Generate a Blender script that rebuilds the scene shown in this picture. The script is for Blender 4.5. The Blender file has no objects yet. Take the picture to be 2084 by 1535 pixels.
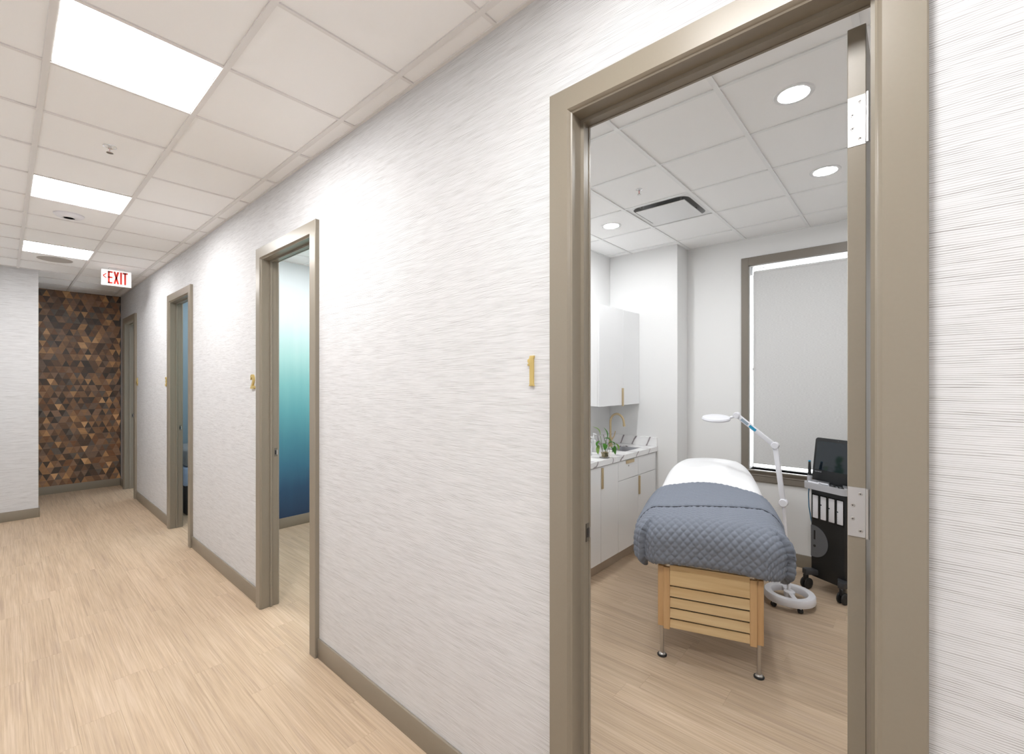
import bpy, bmesh, math, random
from mathutils import Vector, Matrix
import numpy as np

random.seed(7)
S = bpy.context.scene
C = S.collection

# ------------------------------------------------------------------ camera, world, exposure
cam_d = bpy.data.cameras.new('camera')
cam = bpy.data.objects.new('camera', cam_d); C.objects.link(cam)
cam_d.sensor_fit = 'HORIZONTAL'; cam_d.sensor_width = 36.0
cam_d.lens = 36.0 * 919.0 / 2084.0
cam_d.shift_y = 0.0048
cam_d.clip_start = 0.02; cam_d.clip_end = 100
cam.location = (0, 0, 1.6)
cam.rotation_euler = (math.pi / 2, 0, math.atan2(814.0, 919.0))
S.camera = cam

w = bpy.data.worlds.new('daylight'); S.world = w; w.use_nodes = True
bg = w.node_tree.nodes['Background']
bg.inputs[0].default_value = (0.93, 0.97, 1.0, 1); bg.inputs[1].default_value = 7.0

S.view_settings.view_transform = 'Standard'; S.view_settings.look = 'None'
S.view_settings.gamma = 1.0; S.view_settings.use_curve_mapping = False
S.view_settings.exposure = 0.26
PANEL = 32.0        # corridor light panels
SPOT = 250.0        # downlights in the treatment room
SPOT2 = 260.0       # unseen downlights added to light the rooms further along

H = 2.92            # ceiling height
YW = 1.222          # corridor face of the right-hand wall
YR = 1.312          # room face of that wall

# ------------------------------------------------------------------ materials
M = {}
def newmat(name):
    m = bpy.data.materials.new(name); m.use_nodes = True; M[name] = m
    return m, m.node_tree.nodes, m.node_tree.links, m.node_tree.nodes['Principled BSDF']
def srgb(r, g, b):
    f = lambda c: (c / 255 / 12.92) if c / 255 <= 0.04045 else ((c / 255 + 0.055) / 1.055) ** 2.4
    return (f(r), f(g), f(b), 1)
def simple(name, col, rough=0.5, metal=0.0, spec=0.5, coat=0.0, noise=0.0, bump=0.0, bscale=200):
    m, n, l, p = newmat(name)
    p.inputs['Base Color'].default_value = col; p.inputs['Roughness'].default_value = rough
    p.inputs['Metallic'].default_value = metal; p.inputs['Specular IOR Level'].default_value = spec
    p.inputs['Coat Weight'].default_value = coat
    if noise or bump:
        tc = n.new('ShaderNodeTexCoord'); t = n.new('ShaderNodeTexNoise')
        t.inputs['Scale'].default_value = bscale; t.inputs['Detail'].default_value = 3
        l.new(tc.outputs['Object'], t.inputs['Vector'])
        if noise:
            mx = n.new('ShaderNodeMix'); mx.data_type = 'RGBA'
            mx.inputs['A'].default_value = tuple(c * (1 - noise) for c in col[:3]) + (1,)
            mx.inputs['B'].default_value = tuple(min(1, c * (1 + noise)) for c in col[:3]) + (1,)
            l.new(t.outputs['Fac'], mx.inputs['Factor']); l.new(mx.outputs['Result'], p.inputs['Base Color'])
        if bump:
            b = n.new('ShaderNodeBump'); b.inputs['Strength'].default_value = 0.4; b.inputs['Distance'].default_value = bump
            l.new(t.outputs['Fac'], b.inputs['Height']); l.new(b.outputs['Normal'], p.inputs['Normal'])
    return m
def emis(name, col, strength):
    m, n, l, p = newmat(name)
    p.inputs['Base Color'].default_value = (0.9, 0.9, 0.9, 1)
    p.inputs['Emission Color'].default_value = col; p.inputs['Emission Strength'].default_value = strength
    return m

def ramp(n, pts):
    r = n.new('ShaderNodeValToRGB'); e = r.color_ramp.elements
    while len(e) < len(pts): e.new(0.5)
    for i, (pos, col) in enumerate(pts):
        e[i].position = pos; e[i].color = col
    return r

def wallpaper():
    m, n, l, p = newmat('grasscloth')
    tc = n.new('ShaderNodeTexCoord')
    def streak(sx, sz, det):
        mp = n.new('ShaderNodeMapping'); mp.inputs['Scale'].default_value = (sx, sx, sz)
        t = n.new('ShaderNodeTexNoise'); t.inputs['Scale'].default_value = 1.0; t.inputs['Detail'].default_value = det
        t.inputs['Roughness'].default_value = 0.6
        l.new(tc.outputs['Object'], mp.inputs['Vector']); l.new(mp.outputs['Vector'], t.inputs['Vector'])
        return t
    a = streak(9.0, 250.0, 2.0); b = streak(4.0, 70.0, 2.0); c = streak(4.5, 26.0, 1.0)
    sp = n.new('ShaderNodeSeparateXYZ'); l.new(tc.outputs['Object'], sp.inputs[0])
    ph = n.new('ShaderNodeMath'); ph.operation = 'MULTIPLY'; ph.inputs[1].default_value = 2 * math.pi / 0.0044
    l.new(sp.outputs['Z'], ph.inputs[0])
    wb = n.new('ShaderNodeMath'); wb.operation = 'MULTIPLY_ADD'; wb.inputs[1].default_value = 14.0
    l.new(c.outputs['Fac'], wb.inputs[0]); l.new(ph.outputs[0], wb.inputs[2])
    sn = n.new('ShaderNodeMath'); sn.operation = 'SINE'; l.new(wb.outputs[0], sn.inputs[0])
    r0 = n.new('ShaderNodeMapRange'); r0.inputs['From Min'].default_value = -0.3; r0.inputs['From Max'].default_value = 0.95
    l.new(sn.outputs[0], r0.inputs['Value'])
    r1 = ramp(n, [(0.36, (1, 1, 1, 1)), (0.64, (0.22, 0.22, 0.22, 1))])
    r2 = ramp(n, [(0.36, (0.45, 0.45, 0.45, 1)), (0.66, (1, 1, 1, 1))])
    l.new(a.outputs['Fac'], r1.inputs['Fac']); l.new(b.outputs['Fac'], r2.inputs['Fac'])
    mu = n.new('ShaderNodeMath'); mu.operation = 'MULTIPLY'
    l.new(r1.outputs['Color'], mu.inputs[0]); l.new(r2.outputs['Color'], mu.inputs[1])
    m2 = n.new('ShaderNodeMath'); m2.operation = 'MULTIPLY'
    l.new(mu.outputs[0], m2.inputs[0]); l.new(r0.outputs['Result'], m2.inputs[1])
    mx = n.new('ShaderNodeMix'); mx.data_type = 'RGBA'
    mx.inputs['A'].default_value = (0.745, 0.75, 0.765, 1); mx.inputs['B'].default_value = (0.27, 0.25, 0.245, 1)
    l.new(m2.outputs[0], mx.inputs['Factor']); l.new(mx.outputs['Result'], p.inputs['Base Color'])
    bu = n.new('ShaderNodeBump'); bu.inputs['Strength'].default_value = 0.35; bu.inputs['Distance'].default_value = 0.0008; bu.invert = True
    l.new(m2.outputs[0], bu.inputs['Height']); l.new(bu.outputs['Normal'], p.inputs['Normal'])
    p.inputs['Roughness'].default_value = 0.75
wallpaper()

def planks():
    m, n, l, p = newmat('vinyl_plank')
    tc = n.new('ShaderNodeTexCoord'); oi = n.new('ShaderNodeObjectInfo')
    w4 = n.new('ShaderNodeMath'); w4.operation = 'MULTIPLY'; w4.inputs[1].default_value = 37.0
    l.new(oi.outputs['Random'], w4.inputs[0])
    def streak(sx, sy, det):
        mp = n.new('ShaderNodeMapping'); mp.inputs['Scale'].default_value = (sx, sy, 1)
        t = n.new('ShaderNodeTexNoise'); t.noise_dimensions = '4D'; t.inputs['Scale'].default_value = 1.0
        t.inputs['Detail'].default_value = det; t.inputs['Roughness'].default_value = 0.62
        l.new(tc.outputs['Object'], mp.inputs['Vector']); l.new(mp.outputs['Vector'], t.inputs['Vector'])
        l.new(w4.outputs[0], t.inputs['W'])
        return t
    a = streak(2.6, 130.0, 4.0); b = streak(1.5, 26.0, 3.0)
    r1 = ramp(n, [(0.30, (0.36, 0.236, 0.142, 1)), (0.50, (0.61, 0.44, 0.285, 1)), (0.70, (0.80, 0.635, 0.46, 1))])
    r2 = ramp(n, [(0.32, (0.48, 0.355, 0.260, 1)), (0.50, (0.63, 0.475, 0.318, 1)), (0.66, (0.69, 0.535, 0.39, 1))])
    l.new(a.outputs['Fac'], r1.inputs['Fac']); l.new(b.outputs['Fac'], r2.inputs['Fac'])
    mx = n.new('ShaderNodeMix'); mx.data_type = 'RGBA'; mx.inputs['Factor'].default_value = 0.5
    l.new(r1.outputs['Color'], mx.inputs['A']); l.new(r2.outputs['Color'], mx.inputs['B'])
    hs = n.new('ShaderNodeHueSaturation')
    mr = n.new('ShaderNodeMapRange'); mr.inputs['To Min'].default_value = 0.965; mr.inputs['To Max'].default_value = 1.035
    l.new(oi.outputs['Random'], mr.inputs['Value']); l.new(mr.outputs['Result'], hs.inputs['Value'])
    hs.inputs['Saturation'].default_value = 0.93; mr.inputs['To Min'].default_value = 0.85; mr.inputs['To Max'].default_value = 0.915
    l.new(mx.outputs['Result'], hs.inputs['Color']); l.new(hs.outputs['Color'], p.inputs['Base Color'])
    p.inputs['Roughness'].default_value = 0.5; p.inputs['Specular IOR Level'].default_value = 0.3
    bu = n.new('ShaderNodeBump'); bu.inputs['Strength'].default_value = 0.15; bu.inputs['Distance'].default_value = 0.0006
    l.new(a.outputs['Fac'], bu.inputs['Height']); l.new(bu.outputs['Normal'], p.inputs['Normal'])
planks()

def woodgrain(name, c1, c2, scale=(3, 60, 60), rough=0.45, rnd=True):
    m, n, l, p = newmat(name)
    tc = n.new('ShaderNodeTexCoord'); mp = n.new('ShaderNodeMapping'); mp.inputs['Scale'].default_value = scale
    t = n.new('ShaderNodeTexNoise'); t.noise_dimensions = '4D'; t.inputs['Scale'].default_value = 1; t.inputs['Detail'].default_value = 4
    l.new(tc.outputs['Object'], mp.inputs['Vector']); l.new(mp.outputs['Vector'], t.inputs['Vector'])
    if rnd:
        oi = n.new('ShaderNodeObjectInfo'); w4 = n.new('ShaderNodeMath'); w4.operation = 'MULTIPLY'; w4.inputs[1].default_value = 50
        l.new(oi.outputs['Random'], w4.inputs[0]); l.new(w4.outputs[0], t.inputs['W'])
    r = ramp(n, [(0.33, c1), (0.66, c2)])
    l.new(t.outputs['Fac'], r.inputs['Fac']); l.new(r.outputs['Color'], p.inputs['Base Color'])
    p.inputs['Roughness'].default_value = rough
    return m

def marble(name, rot, scale, dist, wide):
    m, n, l, p = newmat(name)
    tc = n.new('ShaderNodeTexCoord'); mp = n.new('ShaderNodeMapping'); mp.inputs['Rotation'].default_value = rot
    t = n.new('ShaderNodeTexNoise'); t.inputs['Scale'].default_value = 3.2; t.inputs['Detail'].default_value = 4
    l.new(tc.outputs['Object'], mp.inputs['Vector']); l.new(mp.outputs['Vector'], t.inputs['Vector'])
    wv = n.new('ShaderNodeTexWave'); wv.inputs['Scale'].default_value = scale; wv.inputs['Distortion'].default_value = dist
    wv.inputs['Detail'].default_value = 3; wv.inputs['Detail Scale'].default_value = 1.6
    l.new(mp.outputs['Vector'], wv.inputs['Vector'])
    r = ramp(n, [(0.0, (0.22, 0.19, 0.20, 1)), (0.005 * wide, (0.50, 0.46, 0.47, 1)), (0.028 * wide, (0.87, 0.86, 0.86, 1)), (1.0, (0.92, 0.915, 0.91, 1))])
    l.new(wv.outputs['Fac'], r.inputs['Fac']); l.new(r.outputs['Color'], p.inputs['Base Color'])
    p.inputs['Roughness'].default_value = 0.2
marble('marble', (0.35, 0.25, 0.9), 1.9, 6.0, 1.0)
marble('marble_veined', (0.0, -0.42, 0.8), 3.4, 1.6, 2.2)

def ombre():
    m, n, l, p = newmat('ombre_teal')
    tc = n.new('ShaderNodeTexCoord'); sp = n.new('ShaderNodeSeparateXYZ'); mr = n.new('ShaderNodeMapRange')
    mr.inputs['From Min'].default_value = 0.0; mr.inputs['From Max'].default_value = 2.92
    tn = n.new('ShaderNodeTexNoise'); tn.inputs['Scale'].default_value = 2.0
    mp = n.new('ShaderNodeMapping'); mp.inputs['Scale'].default_value = (1, 6, 0.6)
    l.new(tc.outputs['Object'], mp.inputs['Vector']); l.new(mp.outputs['Vector'], tn.inputs['Vector'])
    ad = n.new('ShaderNodeMath'); ad.operation = 'MULTIPLY_ADD'; ad.inputs[1].default_value = 0.16
    l.new(tc.outputs['Object'], sp.inputs[0]); l.new(tn.outputs['Fac'], ad.inputs[0]); l.new(sp.outputs['Z'], ad.inputs[2])
    l.new(ad.outputs[0], mr.inputs['Value'])
    pts = [(0.07, srgb(40, 66, 98)), (0.17, srgb(46, 84, 118)), (0.26, srgb(60, 118, 146)), (0.36, srgb(78, 146, 164)), (0.47, srgb(104, 176, 184)),
           (0.57, srgb(136, 200, 200)), (0.67, srgb(178, 222, 218)), (0.80, srgb(218, 234, 234)), (0.93, srgb(228, 234, 236))]
    r = ramp(n, pts); l.new(mr.outputs['Result'], r.inputs['Fac']); l.new(r.outputs['Color'], p.inputs['Base Color'])
    p.inputs['Roughness'].default_value = 0.6
ombre()

simple('paint', (0.86, 0.858, 0.85, 1), 0.7, bump=0.0004, bscale=350)
simple('paint_blue', srgb(132, 152, 164), 0.7)
simple('ceiling_tile', (0.945, 0.938, 0.93, 1), 0.9, noise=0.02, bump=0.0005, bscale=500)
simple('tee', (0.80, 0.78, 0.765, 1), 0.5)
simple('tee_white', (0.88, 0.88, 0.875, 1), 0.5)
simple('taupe', srgb(140, 131, 117), 0.32, noise=0.03, bump=0.0002, bscale=120)
simple('taupe_dark', srgb(130, 122, 112), 0.4)
simple('white_gloss', (0.91, 0.915, 0.92, 1), 0.12, spec=0.5, coat=0.3)
simple('white_body', (0.80, 0.80, 0.80, 1), 0.4)
simple('brass', srgb(206, 186, 150), 0.36, metal=0.9)
simple('gold', srgb(206, 182, 116), 0.42, metal=0.35)
simple('chrome', (0.75, 0.76, 0.78, 1), 0.18, metal=1.0)
simple('steel', (0.55, 0.53, 0.51, 1), 0.3, metal=1.0)
simple('satin_steel', (0.62, 0.62, 0.63, 1), 0.38, metal=1.0)
simple('strike_metal', srgb(120, 114, 106), 0.45, metal=0.6)
simple('black', (0.012, 0.013, 0.014, 1), 0.35)
simple('black_gloss', (0.008, 0.009, 0.011, 1), 0.12)
simple('rubber', (0.018, 0.018, 0.018, 1), 0.6)
simple('dark_grey', srgb(96, 98, 101), 0.4)
simple('arm_grey', srgb(58, 59, 61), 0.4)
simple('mid_grey', srgb(112, 114, 118), 0.4)
simple('tray_grey', srgb(186, 186, 190), 0.35)
simple('white_plastic', (0.80, 0.80, 0.84, 1), 0.35)
simple('cream_metal', srgb(204, 190, 174), 0.5)
simple('grille', srgb(186, 180, 174), 0.7)
simple('sheet', (0.93, 0.93, 0.94, 1), 0.85, bump=0.001, bscale=60)
simple('quilt', srgb(127, 133, 145), 0.85, bump=0.0006, bscale=900)
simple('quilt_gap_shade', srgb(58, 61, 70), 0.8)
simple('cushion', srgb(196, 196, 200), 0.6)
simple('sticker_blue', srgb(40, 150, 190), 0.5)
simple('sticker_grey', srgb(150, 165, 178), 0.5)
simple('sticker_dark', srgb(50, 60, 70), 0.5)
simple('exit_red', srgb(214, 52, 40), 0.5)
simple('leaf', srgb(96, 162, 62), 0.45, noise=0.25, bscale=30)
simple('leaf_light', srgb(164, 196, 112), 0.5, noise=0.2, bscale=30)
simple('stem', srgb(120, 140, 80), 0.6)
simple('root', srgb(168, 152, 108), 0.7, noise=0.3, bscale=60)
simple('dark_base', srgb(60, 58, 56), 0.5)
simple('sheet_blue', srgb(158, 178, 206), 0.8)
simple('pad_grey', srgb(120, 124, 128), 0.7)
simple('cable_blue', srgb(40, 110, 150), 0.5)
simple('screen', srgb(24, 34, 42), 0.06, spec=0.7)
simple('duct', (0.42, 0.42, 0.42, 1), 0.6)
emis('panel_glow', (1.0, 0.992, 0.98, 1), PANEL)
emis('downlight_glow', (0.96, 0.98, 1.0, 1), SPOT)
emis('added_downlight_glow', (0.95, 0.98, 1.0, 1), SPOT2)
emis('exit_face', (1.0, 0.98, 0.95, 1), 0.35)
woodgrain('maple', srgb(214, 180, 130), srgb(230, 202, 154), (3, 40, 40), 0.4)
woodgrain('maple_post', srgb(206, 164, 116), srgb(220, 182, 134), (40, 40, 3), 0.4)
def glass(name, col, rough, trans=1.0):
    m, n, l, p = newmat(name); p.inputs['Base Color'].default_value = col
    p.inputs['Roughness'].default_value = rough; p.inputs['Transmission Weight'].default_value = trans; p.inputs['IOR'].default_value = 1.45
glass('clear_glass', (1, 1, 1, 1), 0.0)
glass('frost', (0.95, 0.96, 0.97, 1), 0.25, 0.7)
def shade_mat():
    m, n, l, p = newmat('shade_fabric')
    p.inputs['Base Color'].default_value = (0.72, 0.71, 0.70, 1); p.inputs['Roughness'].default_value = 0.9
    tr = n.new('ShaderNodeBsdfTranslucent'); tr.inputs[0].default_value = (0.6, 0.6, 0.6, 1)
    mx = n.new('ShaderNodeMixShader'); mx.inputs[0].default_value = 0.08
    l.new(p.outputs[0], mx.inputs[1]); l.new(tr.outputs[0], mx.inputs[2])
    l.new(mx.outputs[0], n['Material Output'].inputs[0])
    tc = n.new('ShaderNodeTexCoord'); mp = n.new('ShaderNodeMapping'); mp.inputs['Scale'].default_value = (60, 1, 400)
    t = n.new('ShaderNodeTexNoise'); t.inputs['Scale'].default_value = 1
    l.new(tc.outputs['Object'], mp.inputs['Vector']); l.new(mp.outputs['Vector'], t.inputs['Vector'])
    r = ramp(n, [(0.3, (0.66, 0.655, 0.645, 1)), (0.7, (0.78, 0.775, 0.765, 1))]); l.new(t.outputs['Fac'], r.inputs['Fac']); l.new(r.outputs['Color'], p.inputs['Base Color'])
shade_mat()

# ------------------------------------------------------------------ mesh helpers
class B:
    def __init__(s): s.bm = bmesh.new(); s.mi = 0
    def _add(s, vs, fs):
        v = [s.bm.verts.new(p) for p in vs]
        out = []
        for f in fs:
            try: q = s.bm.faces.new([v[i] for i in f]); q.material_index = s.mi; out.append(q)
            except ValueError: pass
        return v, out
    def box(s, x0, x1, y0, y1, z0, z1, bev=0.0, seg=1):
        x0, x1 = sorted((x0, x1)); y0, y1 = sorted((y0, y1)); z0, z1 = sorted((z0, z1))
        vs = [(x0, y0, z0), (x1, y0, z0), (x1, y1, z0), (x0, y1, z0), (x0, y0, z1), (x1, y0, z1), (x1, y1, z1), (x0, y1, z1)]
        fs = [(0, 3, 2, 1), (4, 5, 6, 7), (0, 1, 5, 4), (1, 2, 6, 5), (2, 3, 7, 6), (3, 0, 4, 7)]
        v, f = s._add(vs, fs)
        if bev > 0:
            ed = list({e for q in f for e in q.edges})
            r = bmesh.ops.bevel(s.bm, geom=ed, offset=bev, segments=seg, affect='EDGES', profile=0.5)
            for q in r['faces']: q.material_index = s.mi
        return s
    def prism(s, poly, fn, d0, d1, bev=0.0):
        n = len(poly)
        vs = [fn(a, b, d0) for a, b in poly] + [fn(a, b, d1) for a, b in poly]
        fs = [tuple(range(n))[::-1], tuple(range(n, 2 * n))] + [(i, (i + 1) % n, n + (i + 1) % n, n + i) for i in range(n)]
        v, f = s._add(vs, fs)
        bmesh.ops.recalc_face_normals(s.bm, faces=f)
        if bev > 0:
            ed = [e for e in {e for q in f[:2] for e in q.edges}]
            r = bmesh.ops.bevel(s.bm, geom=ed, offset=bev, segments=2, affect='EDGES', profile=0.5)
            for q in r['faces']: q.material_index = s.mi
        return s
    def tube(s, path, r, n=10, caps=True, flat=None):
        path = [Vector(p) for p in path]; rr = r if isinstance(r, (list, tuple)) else [r] * len(path)
        up = Vector((0, 0, 1)); rings = []; prev = None
        for i, p in enumerate(path):
            t = (path[min(i + 1, len(path) - 1)] - path[max(i - 1, 0)]).normalized()
            if prev is None:
                a = t.cross(up)
                if a.length < 1e-3: a = t.cross(Vector((0, 1, 0)))
            else: a = prev - t * prev.dot(t)
            a.normalize(); prev = a; b = t.cross(a)
            ring = []
            for k in range(n):
                an = 2 * math.pi * k / n
                ring.append(s.bm.verts.new(p + (a * math.cos(an) + b * math.sin(an) * (flat or 1)) * rr[i]))
            rings.append(ring)
        for i in range(len(rings) - 1):
            for k in range(n):
                q = s.bm.faces.new([rings[i][k], rings[i][(k + 1) % n], rings[i + 1][(k + 1) % n], rings[i + 1][k]]); q.material_index = s.mi
        if caps:
            q = s.bm.faces.new(rings[0][::-1]); q.material_index = s.mi
            q = s.bm.faces.new(rings[-1]); q.material_index = s.mi
        return s
    def lathe(s, prof, c=(0, 0, 0), n=32, axis='z', caps=True):
        rings = []
        for r, z in prof:
            ring = []
            for k in range(n):
                an = 2 * math.pi * k / n; a, b = r * math.cos(an), r * math.sin(an)
                p = {'z': (a, b, z), 'y': (a, z, b), 'x': (z, a, b)}[axis]
                ring.append(s.bm.verts.new((c[0] + p[0], c[1] + p[1], c[2] + p[2])))
            rings.append(ring)
        fs = []
        for i in range(len(rings) - 1):
            for k in range(n):
                q = s.bm.faces.new([rings[i][k], rings[i][(k + 1) % n], rings[i + 1][(k + 1) % n], rings[i + 1][k]]); fs.append(q)
        if caps and prof[0][0] > 1e-5: fs.append(s.bm.faces.new(rings[0][::-1]))
        if caps and prof[-1][0] > 1e-5: fs.append(s.bm.faces.new(rings[-1]))
        for q in fs: q.material_index = s.mi
        bmesh.ops.remove_doubles(s.bm, verts=[v for r in rings for v in r], dist=1e-6)
        return s
    def mat(s, i): s.mi = i; return s
    def mesh(s, name, mats, smooth=None, recalc=True):
        if recalc: bmesh.ops.recalc_face_normals(s.bm, faces=s.bm.faces[:])
        if smooth:
            for f in s.bm.faces: f.smooth = True
            for e in s.bm.edges:
                if len(e.link_faces) == 2 and e.calc_face_angle(0) > math.radians(smooth): e.smooth = False
        me = bpy.data.meshes.new(name); s.bm.to_mesh(me); s.bm.free()
        for m in (mats if isinstance(mats, (list, tuple)) else [mats]): me.materials.append(M[m])
        return me
    def obj(s, name, mats, parent=None, smooth=None, recalc=True):
        return link(name, s.mesh(name, mats, smooth, recalc), parent)
def link(name, me, parent=None, loc=None, rot=None):
    o = bpy.data.objects.new(name, me); C.objects.link(o)
    if parent is not None: o.parent = parent
    if loc is not None: o.location = loc
    if rot is not None: o.rotation_euler = rot
    return o
def tag(o, label, cat, group=None, kind=None):
    o['label'] = label; o['category'] = cat
    if group: o['group'] = group
    if kind: o['kind'] = kind
    return o
def empty(name, loc=(0, 0, 0), rz=0.0):
    o = bpy.data.objects.new(name, None); C.objects.link(o); o.location = loc; o.rotation_euler = (0, 0, rz); o.empty_display_size = 0.1
    return o
def bx(name, mats, parent, *a, bev=0.0, seg=1): return B().box(*a, bev=bev, seg=seg).obj(name, mats, parent, smooth=40 if bev else None)
def struct(o, label, cat): return tag(o, label, cat, kind='structure')
def copy_tree(o, parent=None):
    c = o.copy(); C.objects.link(c); c.parent = parent
    for ch in list(o.children): copy_tree(ch, c)
    return c
def rrect(x0, x1, y0, y1, r, n=6):
    pts = []
    for cx, cy, a0 in ((x1 - r, y1 - r, 0), (x0 + r, y1 - r, 90), (x0 + r, y0 + r, 180), (x1 - r, y0 + r, 270)):
        for k in range(n + 1):
            a = math.radians(a0 + 90 * k / n); pts.append((cx + r * math.cos(a), cy + r * math.sin(a)))
    return pts
XY = lambda a, b, d: (a, b, d)
XZ = lambda a, b, d: (a, d, b)
YZ = lambda a, b, d: (d, a, b)

# ------------------------------------------------------------------ floors with planks
def make_floor(name, label, x0, x1, y0, y1, edge=0.08, W=0.152, LEN=1.016, seed=0):
    rng = random.Random(seed)
    f = bx(name, 'taupe_dark', None, x0, x1, y0, y1, -0.05, -0.004)
    struct(f, label, 'floor')
    cache = {}
    k0 = math.floor((y0 - edge) / W)
    y = edge + k0 * W
    while y < y1 - 1e-6:
        a, b = max(y, y0), min(y + W, y1)
        off = rng.uniform(0, LEN); x = x0 - off
        while x < x1 - 1e-6:
            c, d = max(x, x0), min(x + LEN, x1)
            if b - a > 0.01 and d - c > 0.01:
                key = (round(d - c, 3), round(b - a, 3))
                g = 0.00025
                if key not in cache:
                    hx, hy = (d - c) / 2 - g, (b - a) / 2 - g
                    cache[key] = B().box(-hx, hx, -hy, hy, -0.004, 0.0).mesh('floor_plank', 'vinyl_plank')
                link('floor_plank', cache[key], f, ((c + d) / 2, (a + b) / 2, 0))
            x += LEN
        y += W
    return f
make_floor('floor', 'light oak-look plank floor running along the corridor', -9.2, 2.4, -0.75, YR, seed=1)
make_floor('floor', 'oak-look plank floor of the treatment room with the bed', -2.42, 0.75, YR, 4.57, seed=2)
make_floor('floor', 'oak-look plank floor of the room behind doorway 2', -5.15, -2.54, YR, 3.9, seed=3)
make_floor('floor', 'oak-look plank floor of the room behind doorway 3', -7.6, -5.25, YR, 3.2, seed=4)
struct(bx('floor', 'vinyl_plank', None, -9.2, -7.72, YR, 2.6, -0.05, 0.0), 'plank floor of the dark room behind doorway 4', 'floor')
struct(bx('floor', 'vinyl_plank', None, -9.2, -7.87, -2.6, -0.75, -0.05, 0.0), 'plank floor of the side passage turning off at the end', 'floor')

# ------------------------------------------------------------------ ceilings: tiles and grid
def make_ceiling(name, label, x0, x1, y0, y1, xs, ys, skip=(), main='x', tee='tee'):
    c = bx(name, 'ceiling_tile', None, x0, x1, y0, y1, H + 0.05, H + 0.10)
    struct(c, label, 'ceiling')
    xs = [x for x in sorted(xs) if x0 < x < x1]; ys = [y for y in sorted(ys) if y0 < y < y1]
    X = [x0] + xs + [x1]; Y = [y0] + ys + [y1]
    cache = {}
    for i in range(len(X) - 1):
        for j in range(len(Y) - 1):
            a, b, p, q = X[i], X[i + 1], Y[j], Y[j + 1]
            cx, cy = (a + b) / 2, (p + q) / 2
            if any(abs(cx - u) < 0.2 and abs(cy - v) < 0.2 for u, v in skip): continue
            key = (round(b - a, 3), round(q - p, 3))
            if key not in cache:
                hx, hy = (b - a) / 2 - 0.001, (q - p) / 2 - 0.001
                cache[key] = B().box(-hx, hx, -hy, hy, 0.0, 0.015).mesh('ceiling_tile', 'ceiling_tile')
            link('ceiling_tile', cache[key], c, (cx, cy, H + 0.006))
    wm, wc = (0.0115, 0.008)
    hx, hy = (wc, wm) if main == 'x' else (wm, wc)
    for x in xs:
        bx('ceiling_tee', tee, c, x - hx, x + hx, y0, y1, H - (0 if main == 'x' else 0.0012), H + 0.0058)
    for y in ys:
        bx('ceiling_tee', tee, c, x0, x1, y - hy, y + hy, H - (0.0012 if main == 'x' else 0), H + 0.0058)
    # wall angle round the edge
    for a in ((x0, x1, y0, y0 + 0.014), (x0, x1, y1 - 0.014, y1), (x0, x0 + 0.014, y0, y1), (x1 - 0.014, x1, y0, y1)):
        bx('wall_angle', tee, c, a[0], a[1], a[2], a[3], H - 0.0006, H + 0.0056)
    return c
CX = [-2.163 - 0.5045 * k for k in range(-9, 15)]
CY = [1.134, 0.627, 0.12, -0.387]
light_x = [-2.415, -4.433, -6.451, -0.397, 1.621]
make_ceiling('ceiling', 'white tile ceiling of the corridor on a metal grid', -9.2, 2.4, -0.75, YW, CX, CY, skip=[(x, 0.3735) for x in light_x])
RX = [-2.166, -1.662, -1.157, -0.659, -0.154, 0.35]
RY = [1.62, 2.14, 2.658, 3.172, 3.696, 4.216]
make_ceiling('ceiling', 'white tile ceiling of the treatment room with the bed', -2.42, 0.75, YR, 4.57, RX, RY, skip=[(-1.41, 3.434)], main='y', tee='tee_white')
make_ceiling('ceiling', 'white tile ceiling of the room behind doorway 2', -5.15, -2.54, YR, 3.9, [-4.8, -4.29, -3.79, -3.28, -2.78], [1.75, 2.26, 2.77, 3.28, 3.79], main='y', tee='tee_white')
struct(bx('ceiling', 'ceiling_tile', None, -7.6, -5.25, YR, 3.2, H + 0.007, H + 0.05), 'white ceiling of the room behind doorway 3', 'ceiling')
struct(bx('ceiling', 'ceiling_tile', None, -9.2, -7.72, YR, 2.6, H, H + 0.05), 'white ceiling of the dark room behind doorway 4', 'ceiling')
struct(bx('ceiling', 'ceiling_tile', None, -9.2, -7.87, -2.6, -0.75, H, H + 0.05), 'white ceiling of the side passage', 'ceiling')

# ------------------------------------------------------------------ walls
ZT = H + 0.12
doors = {1: (-0.814, -0.058), 2: (-3.418, -2.662), 3: (-6.038, -5.282), 4: (-8.777, -8.021)}
OPEN = 0.012   # rough opening beyond the casing's inner edge
def facing_mats(b, front):   # corridor faces get the grasscloth
    for f in b.bm.faces:
        f.material_index = 0 if front(f) else 1
b = B(); x = 2.4
for n in (1, 2, 3, 4):
    l, r = doors[n]
    b.box(r + OPEN, x, YW, YR, 0, ZT); b.box(l - OPEN, r + OPEN, YW, YR, 2.472, ZT); x = l - OPEN
b.box(-9.2, x, YW, YR, 0, ZT)
bmesh.ops.recalc_face_normals(b.bm, faces=b.bm.faces[:]); b.bm.normal_update()
facing_mats(b, lambda f: f.normal.y < -0.5)
struct(b.obj('wall_right', ['grasscloth', 'paint']), 'white textured wallcovering wall with four doorways along the corridor', 'wall')
struct(bx('wall_left', 'grasscloth', None, -7.75, 2.4, -0.87, -0.75, 0, ZT), 'white textured wall on the near side of the corridor', 'wall')
struct(bx('wall_front', 'grasscloth', None, 2.4, 2.5, -0.87, YR, 0, ZT), 'white wall closing the corridor behind the viewer', 'wall')
struct(bx('wall_end', 'grasscloth', None, -7.87, -7.75, -2.6, 0.285, 0, ZT), 'white textured end wall left of the wood feature wall', 'wall')
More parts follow.
